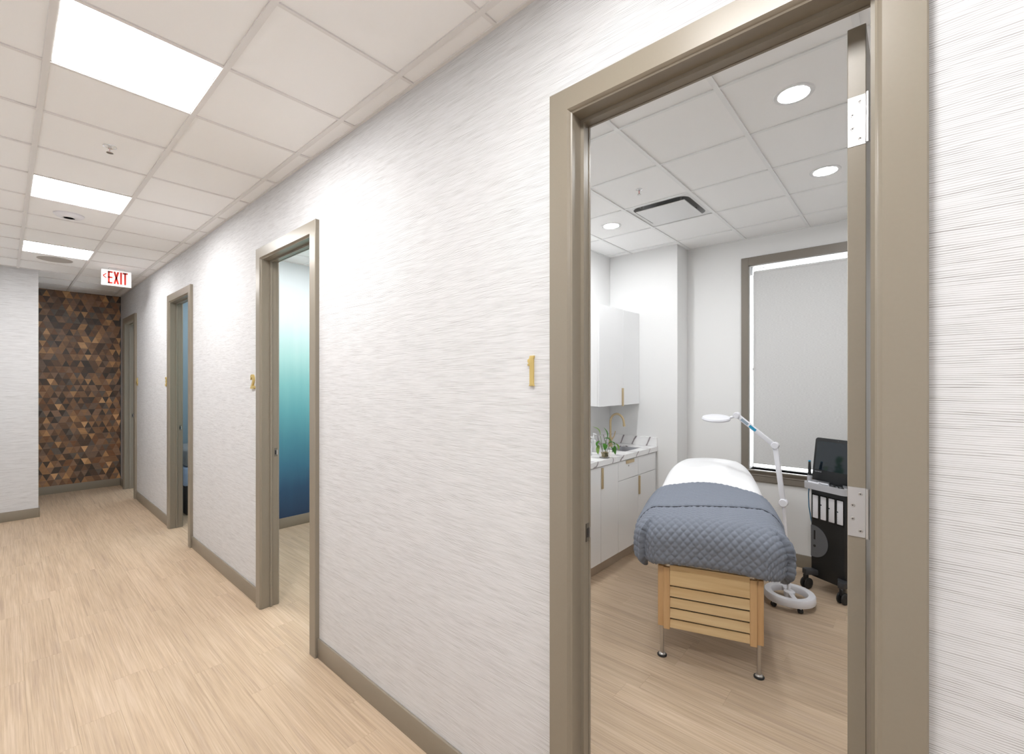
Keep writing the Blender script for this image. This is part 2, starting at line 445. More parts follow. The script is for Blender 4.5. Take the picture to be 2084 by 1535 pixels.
struct(bx('wall_passage', 'paint', None, -9.2, -7.87, -2.7, -2.6, 0, ZT), 'far wall of the side passage', 'wall')
wood = struct(bx('wall_back', 'dark_base', None, -9.32, -9.2, -2.7, 2.7, 0, ZT), 'dark wood triangle mosaic wall at the corridor end', 'wall')
struct(bx('wall_room_divider', 'paint', None, -2.54, -2.42, YR, 4.7, 0, ZT), 'white side wall behind the sink cabinets', 'wall')
struct(bx('wall_room_right', 'paint', None, 0.75, 0.87, YR, 4.7, 0, ZT), 'white side wall behind the open door', 'wall')
struct(bx('wall_pilaster', 'paint', None, -2.42, -1.69, 4.31, 4.57, 0, ZT, bev=0.004), 'white pilaster projecting beside the window', 'wall')
WX0, WX1, WZ0, WZ1 = -1.125, -0.02, 0.80, 2.668
b = B()
b.box(-2.42, WX0, 4.57, 4.70, 0, ZT); b.box(WX1, 0.75, 4.57, 4.70, 0, ZT); b.box(WX0, WX1, 4.57, 4.70, 0, WZ0); b.box(WX0, WX1, 4.57, 4.70, WZ1, ZT)
struct(b.obj('wall_window', 'paint'), 'white back wall of the treatment room around the window', 'wall')
struct(bx('wall_teal', 'ombre_teal', None, -5.25, -5.15, YR, 3.9, 0, ZT), 'wall painted in a navy to teal to white fade, seen through doorway 2', 'wall')
struct(bx('wall_room_back', 'paint', None, -5.25, -2.54, 3.9, 4.0, 0, ZT), 'white back wall of the room behind doorway 2', 'wall')
struct(bx('wall_blue', 'paint_blue', None, -7.72, -7.6, YR, 3.2, 0, ZT), 'greyish blue side wall seen through doorway 3', 'wall')
struct(bx('wall_room_back', 'paint', None, -9.2, -5.25, 3.2, 3.3, 0, ZT), 'white back wall of the rooms behind doorways 3 and 4', 'wall')
# unseen slab added to keep the daylight from leaking in
struct(bx('daylight_block', 'dark_base', None, -9.4, 2.6, -2.8, 4.72, ZT, ZT + 0.1), 'unseen slab added above all ceilings to block daylight', 'daylight_block')

# wood mosaic: triangles
tones = [tuple(min(1, c * 1.75) for c in q[:3]) + (1,) for q in [srgb(112, 82, 58), srgb(92, 68, 50), srgb(70, 54, 42), srgb(132, 98, 68), srgb(156, 118, 80), srgb(52, 43, 36), srgb(120, 92, 72), srgb(100, 80, 66), srgb(176, 138, 98), srgb(62, 52, 44), srgb(84, 74, 66), srgb(104, 72, 48)]]
for i, t in enumerate(tones):
    woodgrain('mosaic_%d' % i, tuple(c * 0.8 for c in t[:3]) + (1,), tuple(c * 1.1 for c in t[:3]) + (1,), (30, 12, 160), 0.42)
TS, TH = 0.0785, 0.0905
wts = [9, 9, 7, 8, 5, 5, 8, 8, 2.5, 5, 6, 6]
tmesh = {}
def tri_poly(up):
    g = 0.0006
    return [(-TS / 2 + g, -TH / 2 + g), (TS / 2 - g, -TH / 2 + g), (0, TH / 2 - g)] if up else [(-TS / 2 + g, TH / 2 - g), (0, -TH / 2 + g), (TS / 2 - g, TH / 2 - g)]
cells = []
rng = random.Random(12)
zrow = 0.105 + TH / 2; row = 0
while zrow - TH / 2 < H:
    ny = int((YW + 0.7) / (TS / 2)) + 2
    for k in range(ny):
        yc = YW - 0.02 - k * TS / 2
        up = (k + row) % 2 == 0
        cells.append((yc, zrow, up, rng.choices(range(len(tones)), wts)[0], rng.uniform(0.004, 0.008)))
    zrow += TH; row += 1
seen = [c for c in cells if c[0] > 0.36 and c[0] < YW - 0.04 and c[1] < H - TH / 2]
keep = set(id(c) for c in sorted(seen, key=lambda c: (c[1] - 1.55) ** 2)[:300])
rest = B(); used = list(range(len(tones)))
for c in cells:
    yc, z, up, t, dp = c
    if id(c) in keep:
        dq = round(dp, 3); key = (up, t, dq)
        if key not in tmesh:
            tmesh[key] = B().prism(tri_poly(up), lambda a, bb, d: (d, a, bb), -0.001, dq).mesh('wood_triangle', 'mosaic_%d' % t)
        link('wood_triangle', tmesh[key], wood, (-9.2, yc, z))
    else:
        poly = [(min(yc + a, YW - 0.001), min(z + bb, H + 0.03)) for a, bb in tri_poly(up)]
        if len({(round(p[0], 4), round(p[1], 4)) for p in poly}) < 3: continue
        rest.mat(t).prism(poly, lambda a, bb, d: (d, a, bb), -9.201, -9.2 + dp)
o = rest.obj('wood_mosaic', ['mosaic_%d' % i for i in used], wood); o['kind'] = 'stuff'

# ------------------------------------------------------------------ baseboards
BH = 0.112
def baseboard(name, label, x0, x1, y0, y1):
    o = bx(name, 'taupe', None, x0, x1, y0, y1, 0, BH, bev=0.003, seg=2)
    return struct(o, label, 'baseboard')
CW = 0.083
segs = [(2.4, doors[1][1] + CW, 'right of doorway 1'), (doors[1][0] - CW, doors[2][1] + CW, 'between doorways 1 and 2'), (doors[2][0] - CW, doors[3][1] + CW, 'between doorways 2 and 3'),
        (doors[3][0] - CW, doors[4][1] + CW, 'between doorways 3 and 4'), (doors[4][0] - CW, -9.19, 'in the corner past doorway 4')]
for a, c, t in segs: baseboard('baseboard_right', 'taupe baseboard on the corridor wall ' + t, c, a, YW - 0.012, YW)
baseboard('baseboard_left', 'taupe baseboard on the near corridor wall', -7.75, 2.4, -0.75, -0.738)
baseboard('baseboard_end', 'taupe baseboard on the white end wall', -7.75, -7.737, -0.738, 0.285)
baseboard('baseboard_back', 'taupe baseboard under the wood mosaic wall', -9.2, -9.187, -2.6, YW - 0.012)
baseboard('baseboard_passage', 'taupe baseboard round the corner of the end wall', -7.88, -7.737, 0.285, 0.297)
baseboard('baseboard_window', 'taupe baseboard below the window', -1.69, 0.75, 4.557, 4.57)
baseboard('baseboard_pilaster', 'taupe baseboard on the pilaster front', -1.94, -1.678, 4.298, 4.31)
baseboard('baseboard_pilaster', 'taupe baseboard on the pilaster side', -1.69, -1.678, 4.31, 4.557)
baseboard('baseboard_teal', 'taupe baseboard under the teal fading wall', -5.15, -5.137, YR, 3.9)

# ------------------------------------------------------------------ door frames
def profile_sweep(b, l, r, zt, prof):
    """casing: prof = closed list of (outward offset from the opening, y) swept up the left side, across the head and down the right"""
    rows = []
    for (o, y) in prof:
        rows.append([(l - o, y, 0), (l - o, y, zt + o), (r + o, y, zt + o), (r + o, y, 0)])
    n = len(prof)
    vs = [p for row in rows for p in row]
    fs = []
    for i in range(n):
        j = (i + 1) % n
        for k in range(3): fs.append((i * 4 + k, j * 4 + k, j * 4 + k + 1, i * 4 + k + 1))
    fs.append(tuple(i * 4 for i in range(n))); fs.append(tuple(i * 4 + 3 for i in range(n))[::-1])
    b._add(vs, fs)
casing_prof = [(0.0, YW), (0.0, YW - 0.012), (0.004, YW - 0.015), (0.006, YW - 0.019), (0.012, YW - 0.025), (CW - 0.003, YW - 0.025), (CW, YW - 0.022), (CW, YW)]
back_prof = [(o, YR + (YW - y) * 0.7) for o, y in casing_prof]
def strip_sweep(l, r, zt, d, y0, y1):    # rectangular strip of depth d inside the opening
    return [(d, y0), (d, y1), (0.0 if d < 0 else 0.0, y1), (0.0, y0)]
def door_frame(n, label):
    l, r = doors[n]; root = empty('door_%d' % n, ((l + r) / 2, YW, 0)); struct(root, label, 'doorway')
    def part(name, prof, m='taupe', bevel=None):
        b = B(); profile_sweep(b, l - root.location.x, r - root.location.x, 2.46, [(o, y - YW) for o, y in prof])
        return b.obj(name, m, root, smooth=25)
    part('casing', casing_prof)
    part('room_casing', back_prof)
    part('jamb', [(OPEN, YW - 0.008), (-0.004 + 0.006, YW - 0.008), (0.002, YR), (OPEN, YR)])
    part('door_stop', [(0.002, YW + 0.040), (-0.010, YW + 0.040), (-0.010, YW + 0.051), (-0.0085, YW + 0.053), (0.002, YW + 0.053)])
    s = B().box(l - root.location.x + 0.0008, l - root.location.x - 0.003, 0.070, 0.0885, 1.066, 1.126).obj('strike_plate', 'strike_metal', root)
    B().box(l - root.location.x + 0.0016, l - root.location.x, 0.073, 0.083, 1.08, 1.110).obj('latch_hole', 'black', s)
    B().box(l - root.location.x + 0.004, l - root.location.x, 0.086, 0.0905, 1.078, 1.112).obj('strike_lip', 'satin_steel', s)
    return root
d1 = door_frame(1, 'taupe door frame numbered 1 with an open door, nearest to the viewer')
door_frame(2, 'taupe door frame numbered 2 opening on a teal wall')
door_frame(3, 'taupe door frame numbered 3, second from the corridor end')
door_frame(4, 'dark taupe door frame numbered 4 next to the wood wall')
# open leaf of door 1 with hinges on its edge
ox, oy = d1.location.x, d1.location.y
leaf = bx('door_leaf', 'taupe', d1, -0.1155 - ox, -0.0800 - ox, 1.338 - oy, 1.338 + 0.735 - oy, 0.008, 2.44, bev=0.0015)
for hz in (2.216, 1.293, 0.30):
    hg = bx('hinge', 'satin_steel', leaf, -0.1145 - ox, -0.0800 - ox, 1.3365 - oy, 1.340 - oy, hz - 0.058, hz + 0.058)
    B().tube([(-0.0765 - ox, 1.333 - oy, hz - 0.058), (-0.0765 - ox, 1.333 - oy, hz + 0.058)], 0.005, 10).obj('hinge_barrel', 'satin_steel', leaf, smooth=40)
    b = B()
    for k, (dx, dz) in enumerate(((0.024, 0.043), (0.0095, 0.015), (0.0095, -0.017), (0.024, -0.044))):
        b.lathe([(0.0001, -0.0008), (0.0018, -0.0008), (0.0036, -0.0011), (0.0043, -0.0002)], (-0.1145 + dx - ox, 1.3365 - oy, hz + dz), 12, 'y')
    b.obj('hinge_screws', 'steel', leaf, smooth=40)
    b = B()
    for k, (dx, dz) in enumerate(((0.024, 0.043), (0.0095, 0.015), (0.0095, -0.017), (0.024, -0.044))):
        cx, cz = -0.1145 + dx - ox, hz + dz
        b.box(cx - 0.0016, cx + 0.0016, 1.3350 - oy, 1.3354 - oy, cz - 0.0005, cz + 0.0005); b.box(cx - 0.0005, cx + 0.0005, 1.3350 - oy, 1.3354 - oy, cz - 0.0016, cz + 0.0016)
    b.obj('screw_slots', 'black', leaf)

# ------------------------------------------------------------------ window and shade
win = empty('window_1', ((WX0 + WX1) / 2, 4.57, WZ0)); struct(win, 'tall window with taupe trim behind a roller shade', 'window')
ox, oy, oz = win.location
WC = 0.062
bx('casing', 'taupe_dark', win, WX0 - WC - ox, WX0 - ox, -0.022, 0, 0.0, WZ1 + 0.075 - oz, bev=0.002)
bx('casing', 'taupe_dark', win, WX1 - ox, WX1 + WC - ox, -0.022, 0, 0.0, WZ1 + 0.075 - oz, bev=0.002)
bx('head_casing', 'taupe_dark', win, WX0 - ox, WX1 - ox, -0.022, 0, WZ1 - oz, WZ1 + 0.075 - oz, bev=0.002)
b = B(); b.prism([(0.115, -0.012), (-0.03, -0.012), (-0.036, -0.02), (-0.03, -0.032), (-0.024, -0.04), (-0.02, -0.052), (-0.022, -0.06), (-0.018, -0.066), (-0.018, -0.112), (-0.012, -0.118), (0.0, -0.118), (0.0, -0.03), (0.115, -0.03)],
        lambda a, bb, d: (d, a, bb + 0.012), WX0 - WC - 0.02 - ox, WX1 + WC + 0.02 - ox); b.obj('sill', 'taupe_dark', win)
bx('reveal', 'white_body', win, WX0 - ox, WX0 + 0.006 - ox, 0, 0.13, 0, WZ1 - oz)
bx('reveal', 'white_body', win, WX1 - 0.006 - ox, WX1 - ox, 0, 0.13, 0, WZ1 - oz)
bx('reveal', 'white_body', win, WX0 - ox, WX1 - ox, 0, 0.13, WZ1 - 0.006 - oz, WZ1 - oz)
b = B()
for a in ((WX0 + 0.006, WX0 + 0.012, 0, 1.868), (WX1 - 0.012, WX1 - 0.006, 0, 1.868), (WX0, WX1, 0, 0.008), (WX0, WX1, 1.856, 1.862), (WX0, WX1, 0.91, 0.93)):
    b.box(a[0] - ox, a[1] - ox, 0.105, 0.125, a[2], a[3])
b.obj('sash', 'white_body', win)
bx('pane', 'clear_glass', win, WX0 + 0.01 - ox, WX1 - 0.01 - ox, 0.114, 0.117, 0.006, 0.915)
bx('pane', 'clear_glass', win, WX0 + 0.01 - ox, WX1 - 0.01 - ox, 0.114, 0.117, 0.925, 1.858)
sh = empty('roller_shade', ((WX0 + WX1) / 2, 4.615, 0.85)); tag(sh, 'pale grey roller shade pulled down over the window', 'shade')
ox, oz = sh.location.x, sh.location.z
bx('fabric', 'shade_fabric', sh, WX0 + 0.026 - ox, WX1 - 0.026 - ox, 0, 0.002, 0.0, 2.615 - oz)
B().tube([(WX0 + 0.03 - ox, 0.012, 2.612 - oz), (WX1 - 0.03 - ox, 0.012, 2.612 - oz)], 0.016, 16).obj('roller_tube', 'shade_fabric', sh, smooth=40)
bx('hem_bar', 'shade_fabric', sh, WX0 + 0.026 - ox, WX1 - 0.026 - ox, -0.003, 0.005, -0.004, 0.012, bev=0.002)
for xx in (WX0 + 0.012, WX1 - 0.02): bx('bracket', 'white_body', sh, xx - ox, xx + 0.008 - ox, -0.008, 0.034, 2.59 - oz, 2.662 - oz)

# ------------------------------------------------------------------ corridor ceiling lights
def ceiling_light(x, label):
    t = empty('ceiling_light', (x, 0.3735, H)); tag(t, label, 'light', 'square light panels in the corridor ceiling')
    a = 0.246
    b = B()
    for q in ((-a, a, -a, -a + 0.008), (-a, a, a - 0.008, a), (-a, -a + 0.008, -a, a), (a - 0.008, a, -a, a)): b.box(q[0], q[1], q[2], q[3], 0.003, 0.03)
    b.obj('frame', 'white_body', t)
    bx('diffuser', 'panel_glow', t, -a + 0.008, a - 0.008, -a + 0.008, a - 0.008, 0.005, 0.012)
    return t
for x, lb in zip(light_x, ['square ceiling light panel nearest the viewer, largest in view', 'middle square ceiling light panel in front of the flat white disc', 'farthest square ceiling light panel next to the round grille', 'square ceiling light panel above doorway 1', 'square ceiling light panel behind the viewer']):
    ceiling_light(x, lb)

def sprinkler(loc, label, r):
    t = empty('fire_sprinkler', loc); tag(t, label, 'sprinkler')
    B().lathe([(0.030 * r, 0.002), (0.052 * r, 0.0), (0.054 * r, 0.004), (0.054 * r, 0.006)], n=32).obj('escutcheon', 'cream_metal', t, smooth=40)
    B().lathe([(0.012 * r, 0.004), (0.024 * r, 0.002), (0.030 * r, -0.003), (0.0315 * r, 0.002)], n=32).obj('chrome_cup', 'chrome', t, smooth=40)
    b = B(); b.tube([(0, 0, 0.002), (0, 0, -0.012)], 0.007 * r, 12)
    for s in (-1, 1): b.tube([(s * 0.006 * r, 0, -0.010), (s * 0.010 * r, 0, -0.02), (s * 0.003 * r, 0, -0.034)], 0.0018 * r, 8)
    b.obj('frame', 'chrome', t, smooth=40)
    b = B(); b.tube([(0, 0, -0.012), (0, 0, -0.033)], 0.002, 8); b.obj('bulb', 'exit_red', t, smooth=40)
    b = B(); b.lathe([(0.001, -0.034), (0.0145 * r, -0.034), (0.016 * r, -0.037), (0.001, -0.038)], n=20); b.obj('deflector', 'steel', t, smooth=40)
    return t
sprinkler((-3.381, 0.402, H + 0.006), 'chrome fire sprinkler in a round plate on the corridor ceiling', 1.0)
sprinkler((-1.406, 2.908, H + 0.006), 'small chrome fire sprinkler beside the air diffuser', 0.72)

ap = empty('wireless_access_point', (-5.005, 0.352, H + 0.006)); tag(ap, 'flat white round disc on the corridor ceiling past the middle light', 'access point')
B().lathe([(0.001, -0.026), (0.045, -0.026), (0.075, -0.020), (0.09, -0.008), (0.091, 0.0)], n=40).obj('body', 'white_plastic', ap, smooth=40)
B().lathe([(0.033, -0.0262), (0.034, -0.0275), (0.036, -0.0275), (0.037, -0.0262)], n=40).obj('ring', 'white_body', ap, smooth=40)
sp = empty('ceiling_speaker', (-6.948, 0.380, H + 0.006)); tag(sp, 'flat round grey speaker grille on the corridor ceiling near the exit sign', 'speaker')
B().lathe([(0.128, 0.0), (0.130, -0.004), (0.138, -0.004), (0.140, 0.0)], n=40).obj('rim', 'grille', sp, smooth=40)
B().lathe([(0.001, -0.003), (0.128, -0.003), (0.128, 0.0)], n=40).obj('grille', 'grille', sp, smooth=40)

# ------------------------------------------------------------------ exit sign
ex = empty('exit_sign', (-6.985, 0.889, H)); tag(ex, 'white exit sign with red letters and a left arrow hanging from the ceiling', 'sign')
bx('canopy', 'white_body', ex, -0.03, 0.03, -0.07, 0.07, -0.016, 0.006, bev=0.003)
bx('housing', 'exit_face', ex, -0.018, 0.018, -0.133, 0.133, -0.198, -0.016, bev=0.004)
def strokes(b, segs, wd, fn, d0, d1):
    for (a0, b0, a1, b1) in segs:
        dx, dy = a1 - a0, b1 - b0; L = math.hypot(dx, dy); nx, ny = -dy / L * wd / 2, dx / L * wd / 2
        b.prism([(a0 + nx, b0 + ny), (a1 + nx, b1 + ny), (a1 - nx, b1 - ny), (a0 - nx, b0 - ny)], fn, d0, d1)
fn = lambda a, bb, d: (d, a, bb)
def letter(name, segs, wd=0.017):
    b = B(); strokes(b, segs, wd, fn, 0.0175, 0.0195); b.obj(name, 'exit_red', ex)
zt, zb = -0.034, -0.176
letter('letter_e', [(-0.070, zt + 0.0, -0.070, zb), (-0.0785, zt - 0.0085, -0.036, zt - 0.0085), (-0.0785, -0.105, -0.038, -0.105), (-0.0785, zb + 0.0085, -0.036, zb + 0.0085)])
letter('letter_x', [(-0.021, zt, 0.013, zb), (0.013, zt, -0.021, zb)])
letter('letter_i', [(0.038, zt, 0.038, zb)])
letter('letter_t', [(0.075, zt, 0.075, zb), (0.052, zt - 0.0085, 0.098, zt - 0.0085)])
letter('arrow', [(-0.120, -0.092, -0.092, -0.066), (-0.120, -0.092, -0.092, -0.118)], 0.010)

# ------------------------------------------------------------------ door numbers
def text_mesh(body, size, extrude, sx=1.0, bevel=0.0):
    cu = bpy.data.curves.new('t', 'FONT'); cu.body = body; cu.size = size; cu.extrude = extrude; cu.resolution_u = 6; cu.offset = bevel
    to = bpy.data.objects.new('t', cu); C.objects.link(to)
    dg = bpy.context.evaluated_depsgraph_get(); me = bpy.data.meshes.new_from_object(to.evaluated_get(dg))
    bpy.data.objects.remove(to); bpy.data.curves.remove(cu)
    me.transform(Matrix.Diagonal((sx, 1, 1, 1)))
    return me
b = B(); b.prism([(-0.016, 0.083), (-0.016, 0.092), (-0.009, 0.095), (-0.006, 0.105), (0.012, 0.105), (0.012, 0.098), (0.009, 0.096), (0.009, 0.006), (0.012, 0.0), (-0.010, 0.0), (-0.007, 0.006), (-0.007, 0.070), (-0.016, 0.070), (-0.016, 0.076), (-0.011, 0.079)], lambda a, bb, d: (a, d, bb), -0.008, 0.0, bev=0.0008)
o = b.obj('room_number', 'gold', None, smooth=30); o.location = (-0.988, YW, 1.586)
tag(o, 'gold numeral 1 on the wall left of the nearest doorway', 'number', 'gold room numbers')
for ch, xc in (('2', -3.612), ('3', -6.243), ('4', -7.892)):
    me = text_mesh(ch, 0.148, 0.006, 0.98, 0.004); me.materials.clear(); me.materials.append(M['gold'])
    vs = np.array([v.co[:] for v in me.vertices]); c0 = (vs.min(0) + vs.max(0)) / 2
    me.transform(Matrix.Translation((-c0[0], -vs.min(0)[1], 0))); me.transform(Matrix.Diagonal((1, 0.105 / (vs.max(0)[1] - vs.min(0)[1]), 1, 1)))
    o = link('room_number', me, None, (xc, YW - 0.006, 1.55), (math.pi / 2, 0, 0))
    tag(o, {'2': 'gold numeral 2 on the wall left of the teal doorway', '3': 'gold numeral 3 half hidden by its door frame', '4': 'small gold numeral 4 right of the doorway at the far end'}[ch], 'number', 'gold room numbers')

# ------------------------------------------------------------------ downlights
def downlight(x, y, label, glow, group):
    t = empty('downlight', (x, y, H + 0.006)); tag(t, label, 'light', group)
    B().lathe([(0.060, 0.0), (0.064, -0.004), (0.080, -0.004), (0.084, 0.0)], n=40).obj('trim_ring', 'white_body', t, smooth=40)
    B().lathe([(0.001, -0.0015), (0.060, -0.0015), (0.060, 0.0)], n=32).obj('lens', glow, t)
    return t
g = 'recessed downlights in the treatment room'
downlight(-0.408, 2.416, 'largest round downlight, nearest the door hinge side', 'downlight_glow', g)
downlight(-0.408, 3.43, 'round downlight nearer the window', 'downlight_glow', g)
downlight(-1.912, 3.43, 'round downlight above the sink cabinets', 'downlight_glow', g)
downlight(-1.912, 2.40, 'round downlight hidden above the door frame', 'downlight_glow', g)
for x, y, w_ in ((-4.4, 2.0, 'by the teal wall near its doorway'), (-3.3, 2.0, 'just inside its doorway'), (-4.4, 3.2, 'by the teal wall far corner'), (-3.3, 3.2, 'by its back wall')):
    downlight(x, y, 'unseen downlight added to light the room behind doorway 2, ' + w_, 'added_downlight_glow', 'added downlights behind doorway 2')  # out-of-view lamps put in to light the teal room
for x, y, w_ in ((-6.9, 2.1, 'over the bed'), (-5.9, 2.1, 'clear of the bed')): downlight(x, y, 'unseen downlight added to light the room behind doorway 3, ' + w_, 'added_downlight_glow', 'added downlights behind doorway 3')  # two more unseen lamps, added to brighten the blue room

# ------------------------------------------------------------------ air diffuser
ad = empty('air_diffuser', (-1.4095, 3.434, H)); tag(ad, 'square white air diffuser with a dark slot round its plate', 'diffuser')
b = B(); n = 7
outer = [( .2425, .252), (-.2425, .252), (-.2425, -.252), (.2425, -.252)]
inner = rrect(-0.215, 0.215, -0.225, 0.225, 0.07, n)
io = [b.bm.verts.new((p[0], p[1], 0.006)) for p in outer]; ii = [b.bm.verts.new((p[0], p[1], 0.006)) for p in inner]
up = [b.bm.verts.new((p[0] * 0.86, p[1] * 0.86, 0.048)) for p in inner]
N = len(inner)
for q in range(4):
    for k in range(n): b.bm.faces.new([io[q], ii[q * (n + 1) + k], ii[q * (n + 1) + k + 1]])
    b.bm.faces.new([io[q], ii[q * (n + 1) + n], ii[((q + 1) % 4) * (n + 1)], io[(q + 1) % 4]])
for f in b.bm.faces: f.material_index = 0
b.obj('flange', 'white_body', ad)
b = B()
ii = [b.bm.verts.new((p[0], p[1], 0.006)) for p in inner]; up = [b.bm.verts.new((p[0] * 0.9, p[1] * 0.9, 0.044)) for p in inner]
for k in range(N): b.bm.faces.new([ii[k], ii[(k + 1) % N], up[(k + 1) % N], up[k]])
b.bm.faces.new(up); b.obj('plenum', 'duct', ad, recalc=False)
bx('plate', 'white_body', ad, -0.188, 0.188, -0.190, 0.190, -0.013, -0.008, bev=0.0015)
for sx, sy in ((-1, -1), (1, -1), (-1, 1), (1, 1)): bx('hanger', 'steel', ad, sx * 0.15 - 0.005, sx * 0.15 + 0.005, sy * 0.16 - 0.003, sy * 0.16 + 0.003, -0.008, 0.044)

# ------------------------------------------------------------------ cabinets
XF = -1.90
def base_cabinet(y0, y1, split, label, sink):
    t = empty('base_cabinet', ((-2.42 + XF) / 2, (y0 + y1) / 2, 0)); tag(t, label, 'cabinet', 'white base cabinets under the counter')
    cx, cy = t.location.x, t.location.y
    b = B()
    if sink:
        b.box(-2.415 - cx, XF - 0.02 - cx, y0 - cy, y1 - cy, 0.12, 0.136); b.box(-2.415 - cx, -2.405 - cx, y0 - cy, y1 - cy, 0.136, 0.912)
        b.box(-2.405 - cx, XF - 0.02 - cx, y0 - cy, y0 + 0.016 - cy, 0.136, 0.912); b.box(-2.405 - cx, XF - 0.02 - cx, y1 - 0.016 - cy, y1 - cy, 0.136, 0.912)
    else: b.box(-2.415 - cx, XF - 0.02 - cx, y0 - cy, y1 - cy, 0.12, 0.912)
    b.obj('body', 'white_body', t)
    bx('toe_kick', 'cream_metal', t, -2.40 - cx, XF - 0.07 - cx, y0 - cy, y1 - cy, 0.0, 0.12)
    g = 0.0018
    def front(nm, a, c, z0, z1): return bx(nm, 'white_gloss', t, XF - 0.018 - cx, XF - cx, a + g - cy, c - g - cy, z0 + g, z1 - g, bev=0.001)
    def pull(door, yy, z0, z1):
        B().box(XF - cx, XF + 0.012 - cx, yy + 0.004 - cy, yy + 0.026 - cy, z0, z1, bev=0.001).obj('handle', 'brass', door, smooth=40)
    if sink:
        d = front('drawer', y0, split, 0.737, 0.908)
        B().box(XF - cx, XF + 0.012 - cx, y0 + 0.14 - cy, y0 + 0.28 - cy, 0.874, 0.902, bev=0.001).obj('handle', 'brass', d, smooth=40)
        B().lathe([(0.001, 0.004), (0.006, 0.004), (0.006, 0.0)], (XF - cx, y0 + 0.19 - cy, 0.850), 12, 'x').obj('lock', 'steel', d, smooth=40)
        front('false_front', split, y1, 0.737, 0.908)
        front('door', y0, split, 0.12, 0.737); dd = front('door', split, y1, 0.12, 0.737); pull(dd, split, 0.56, 0.73)
    else:
        front('door', y0, split, 0.12, 0.908); dd = front('door', split, y1, 0.12, 0.908); pull(dd, split, 0.725, 0.895)
base_cabinet(2.95, 3.53, 3.24, 'white two-door base cabinet nearest the doorway', False)
base_cabinet(3.53, 4.295, 3.91, 'white sink base cabinet with a drawer beside the pilaster', True)
t = empty('wall_cabinet', (-2.25, 3.915, 1.38)); tag(t, 'white glossy wall cabinet hanging above the sink', 'cabinet')
cx, cy, cz = t.location
bx('body', 'white_gloss', t, -2.418 - cx, -2.10 - cx, 3.52 - cy, 4.308 - cy, 0, 0.915, bev=0.001)
for a, c, hnd in ((3.52, 3.965, True), (3.965, 4.308, False)):
    d = bx('door', 'white_gloss', t, -2.0995 - cx, -2.082 - cx, a + 0.001 - cy, c - 0.001 - cy, -0.002, 0.915, bev=0.001)
    if hnd: B().box(-2.082 - cx, -2.070 - cx, c - 0.028 - cy, c - 0.006 - cy, -0.012, 0.16, bev=0.001).obj('handle', 'brass', d, smooth=40)

ct = empty('countertop', (-2.15, 3.62, 0.915)); tag(ct, 'white marble countertop with dark veins on the base cabinets', 'countertop')
cx, cy, cz = ct.location
SX0, SX1, SY0, SY1 = -2.185, -1.975, 3.80, 4.15
b = B()
for q in ((-2.418, SX0, 2.93, 4.308), (SX1, -1.885, 2.93, 4.308), (SX0, SX1, 2.93, SY0), (SX0, SX1, SY1, 4.308)): b.box(q[0] - cx, q[1] - cx, q[2] - cy, q[3] - cy, 0, 0.045)
bmesh.ops.remove_doubles(b.bm, verts=b.bm.verts[:], dist=1e-5)
b.obj('slab', 'marble', ct)
tag(bx('backsplash', 'marble_veined', None, -2.40, -1.89, 4.290, 4.308, 0.9605, 1.05, bev=0.001), 'short marble backsplash strip against the pilaster', 'backsplash', 'marble backsplash strips')
tag(bx('backsplash', 'marble_veined', None, -2.418, -2.40, 2.93, 4.308, 0.9605, 1.05, bev=0.001), 'long marble backsplash strip behind the faucet', 'backsplash', 'marble backsplash strips')
sk = empty('sink', (-2.08, 3.975, 0.95)); tag(sk, 'steel undermount sink sunk in the marble countertop', 'sink')
b = B(); rr = rrect(-0.103, 0.103, -0.173, 0.173, 0.03, 5)
top = [b.bm.verts.new((p[0], p[1], 0.0)) for p in rr]; bot = [b.bm.verts.new((p[0] * 0.92, p[1] * 0.95, -0.15)) for p in rr]
for k in range(len(rr)): b.bm.faces.new([top[k], bot[k], bot[(k + 1) % len(rr)], top[(k + 1) % len(rr)]])
b.bm.faces.new(bot); b.obj('basin', 'tray_grey', sk, smooth=40, recalc=False)
B().lathe([(0.001, -0.146), (0.02, -0.146), (0.026, -0.149)], n=20).obj('drain', 'chrome', sk, smooth=40)
fc = empty('faucet', (-2.25, 4.02, 0.96)); tag(fc, 'brushed brass gooseneck faucet behind the sink', 'faucet')
b = B(); b.lathe([(0.027, 0.0), (0.027, 0.004), (0.018, 0.006), (0.0165, 0.09), (0.012, 0.094)], n=24); b.obj('base', 'brass', fc, smooth=40)
path = [(0, 0, 0.09), (0, 0, 0.24)]
for k in range(1, 13):
    a = math.pi * 0.93 * k / 12; path.append((0.075 - 0.075 * math.cos(a), -0.008 * k / 12, 0.24 + 0.085 * math.sin(a)))
path.append((path[-1][0] + 0.004, path[-1][1], path[-1][2] - 0.03))
B().tube(path, 0.0105, 14).obj('spout', 'brass', fc, smooth=40)
B().tube([path[-1], (path[-1][0] + 0.003, path[-1][1], path[-1][2] - 0.022)], 0.0125, 14).obj('nozzle', 'brass', fc, smooth=40)
B().tube([(0, 0.016, 0.06), (0, 0.04, 0.068), (0.01, 0.062, 0.10), (0.014, 0.075, 0.145)], [0.008, 0.006, 0.005, 0.005], 10).obj('lever', 'brass', fc, smooth=40)

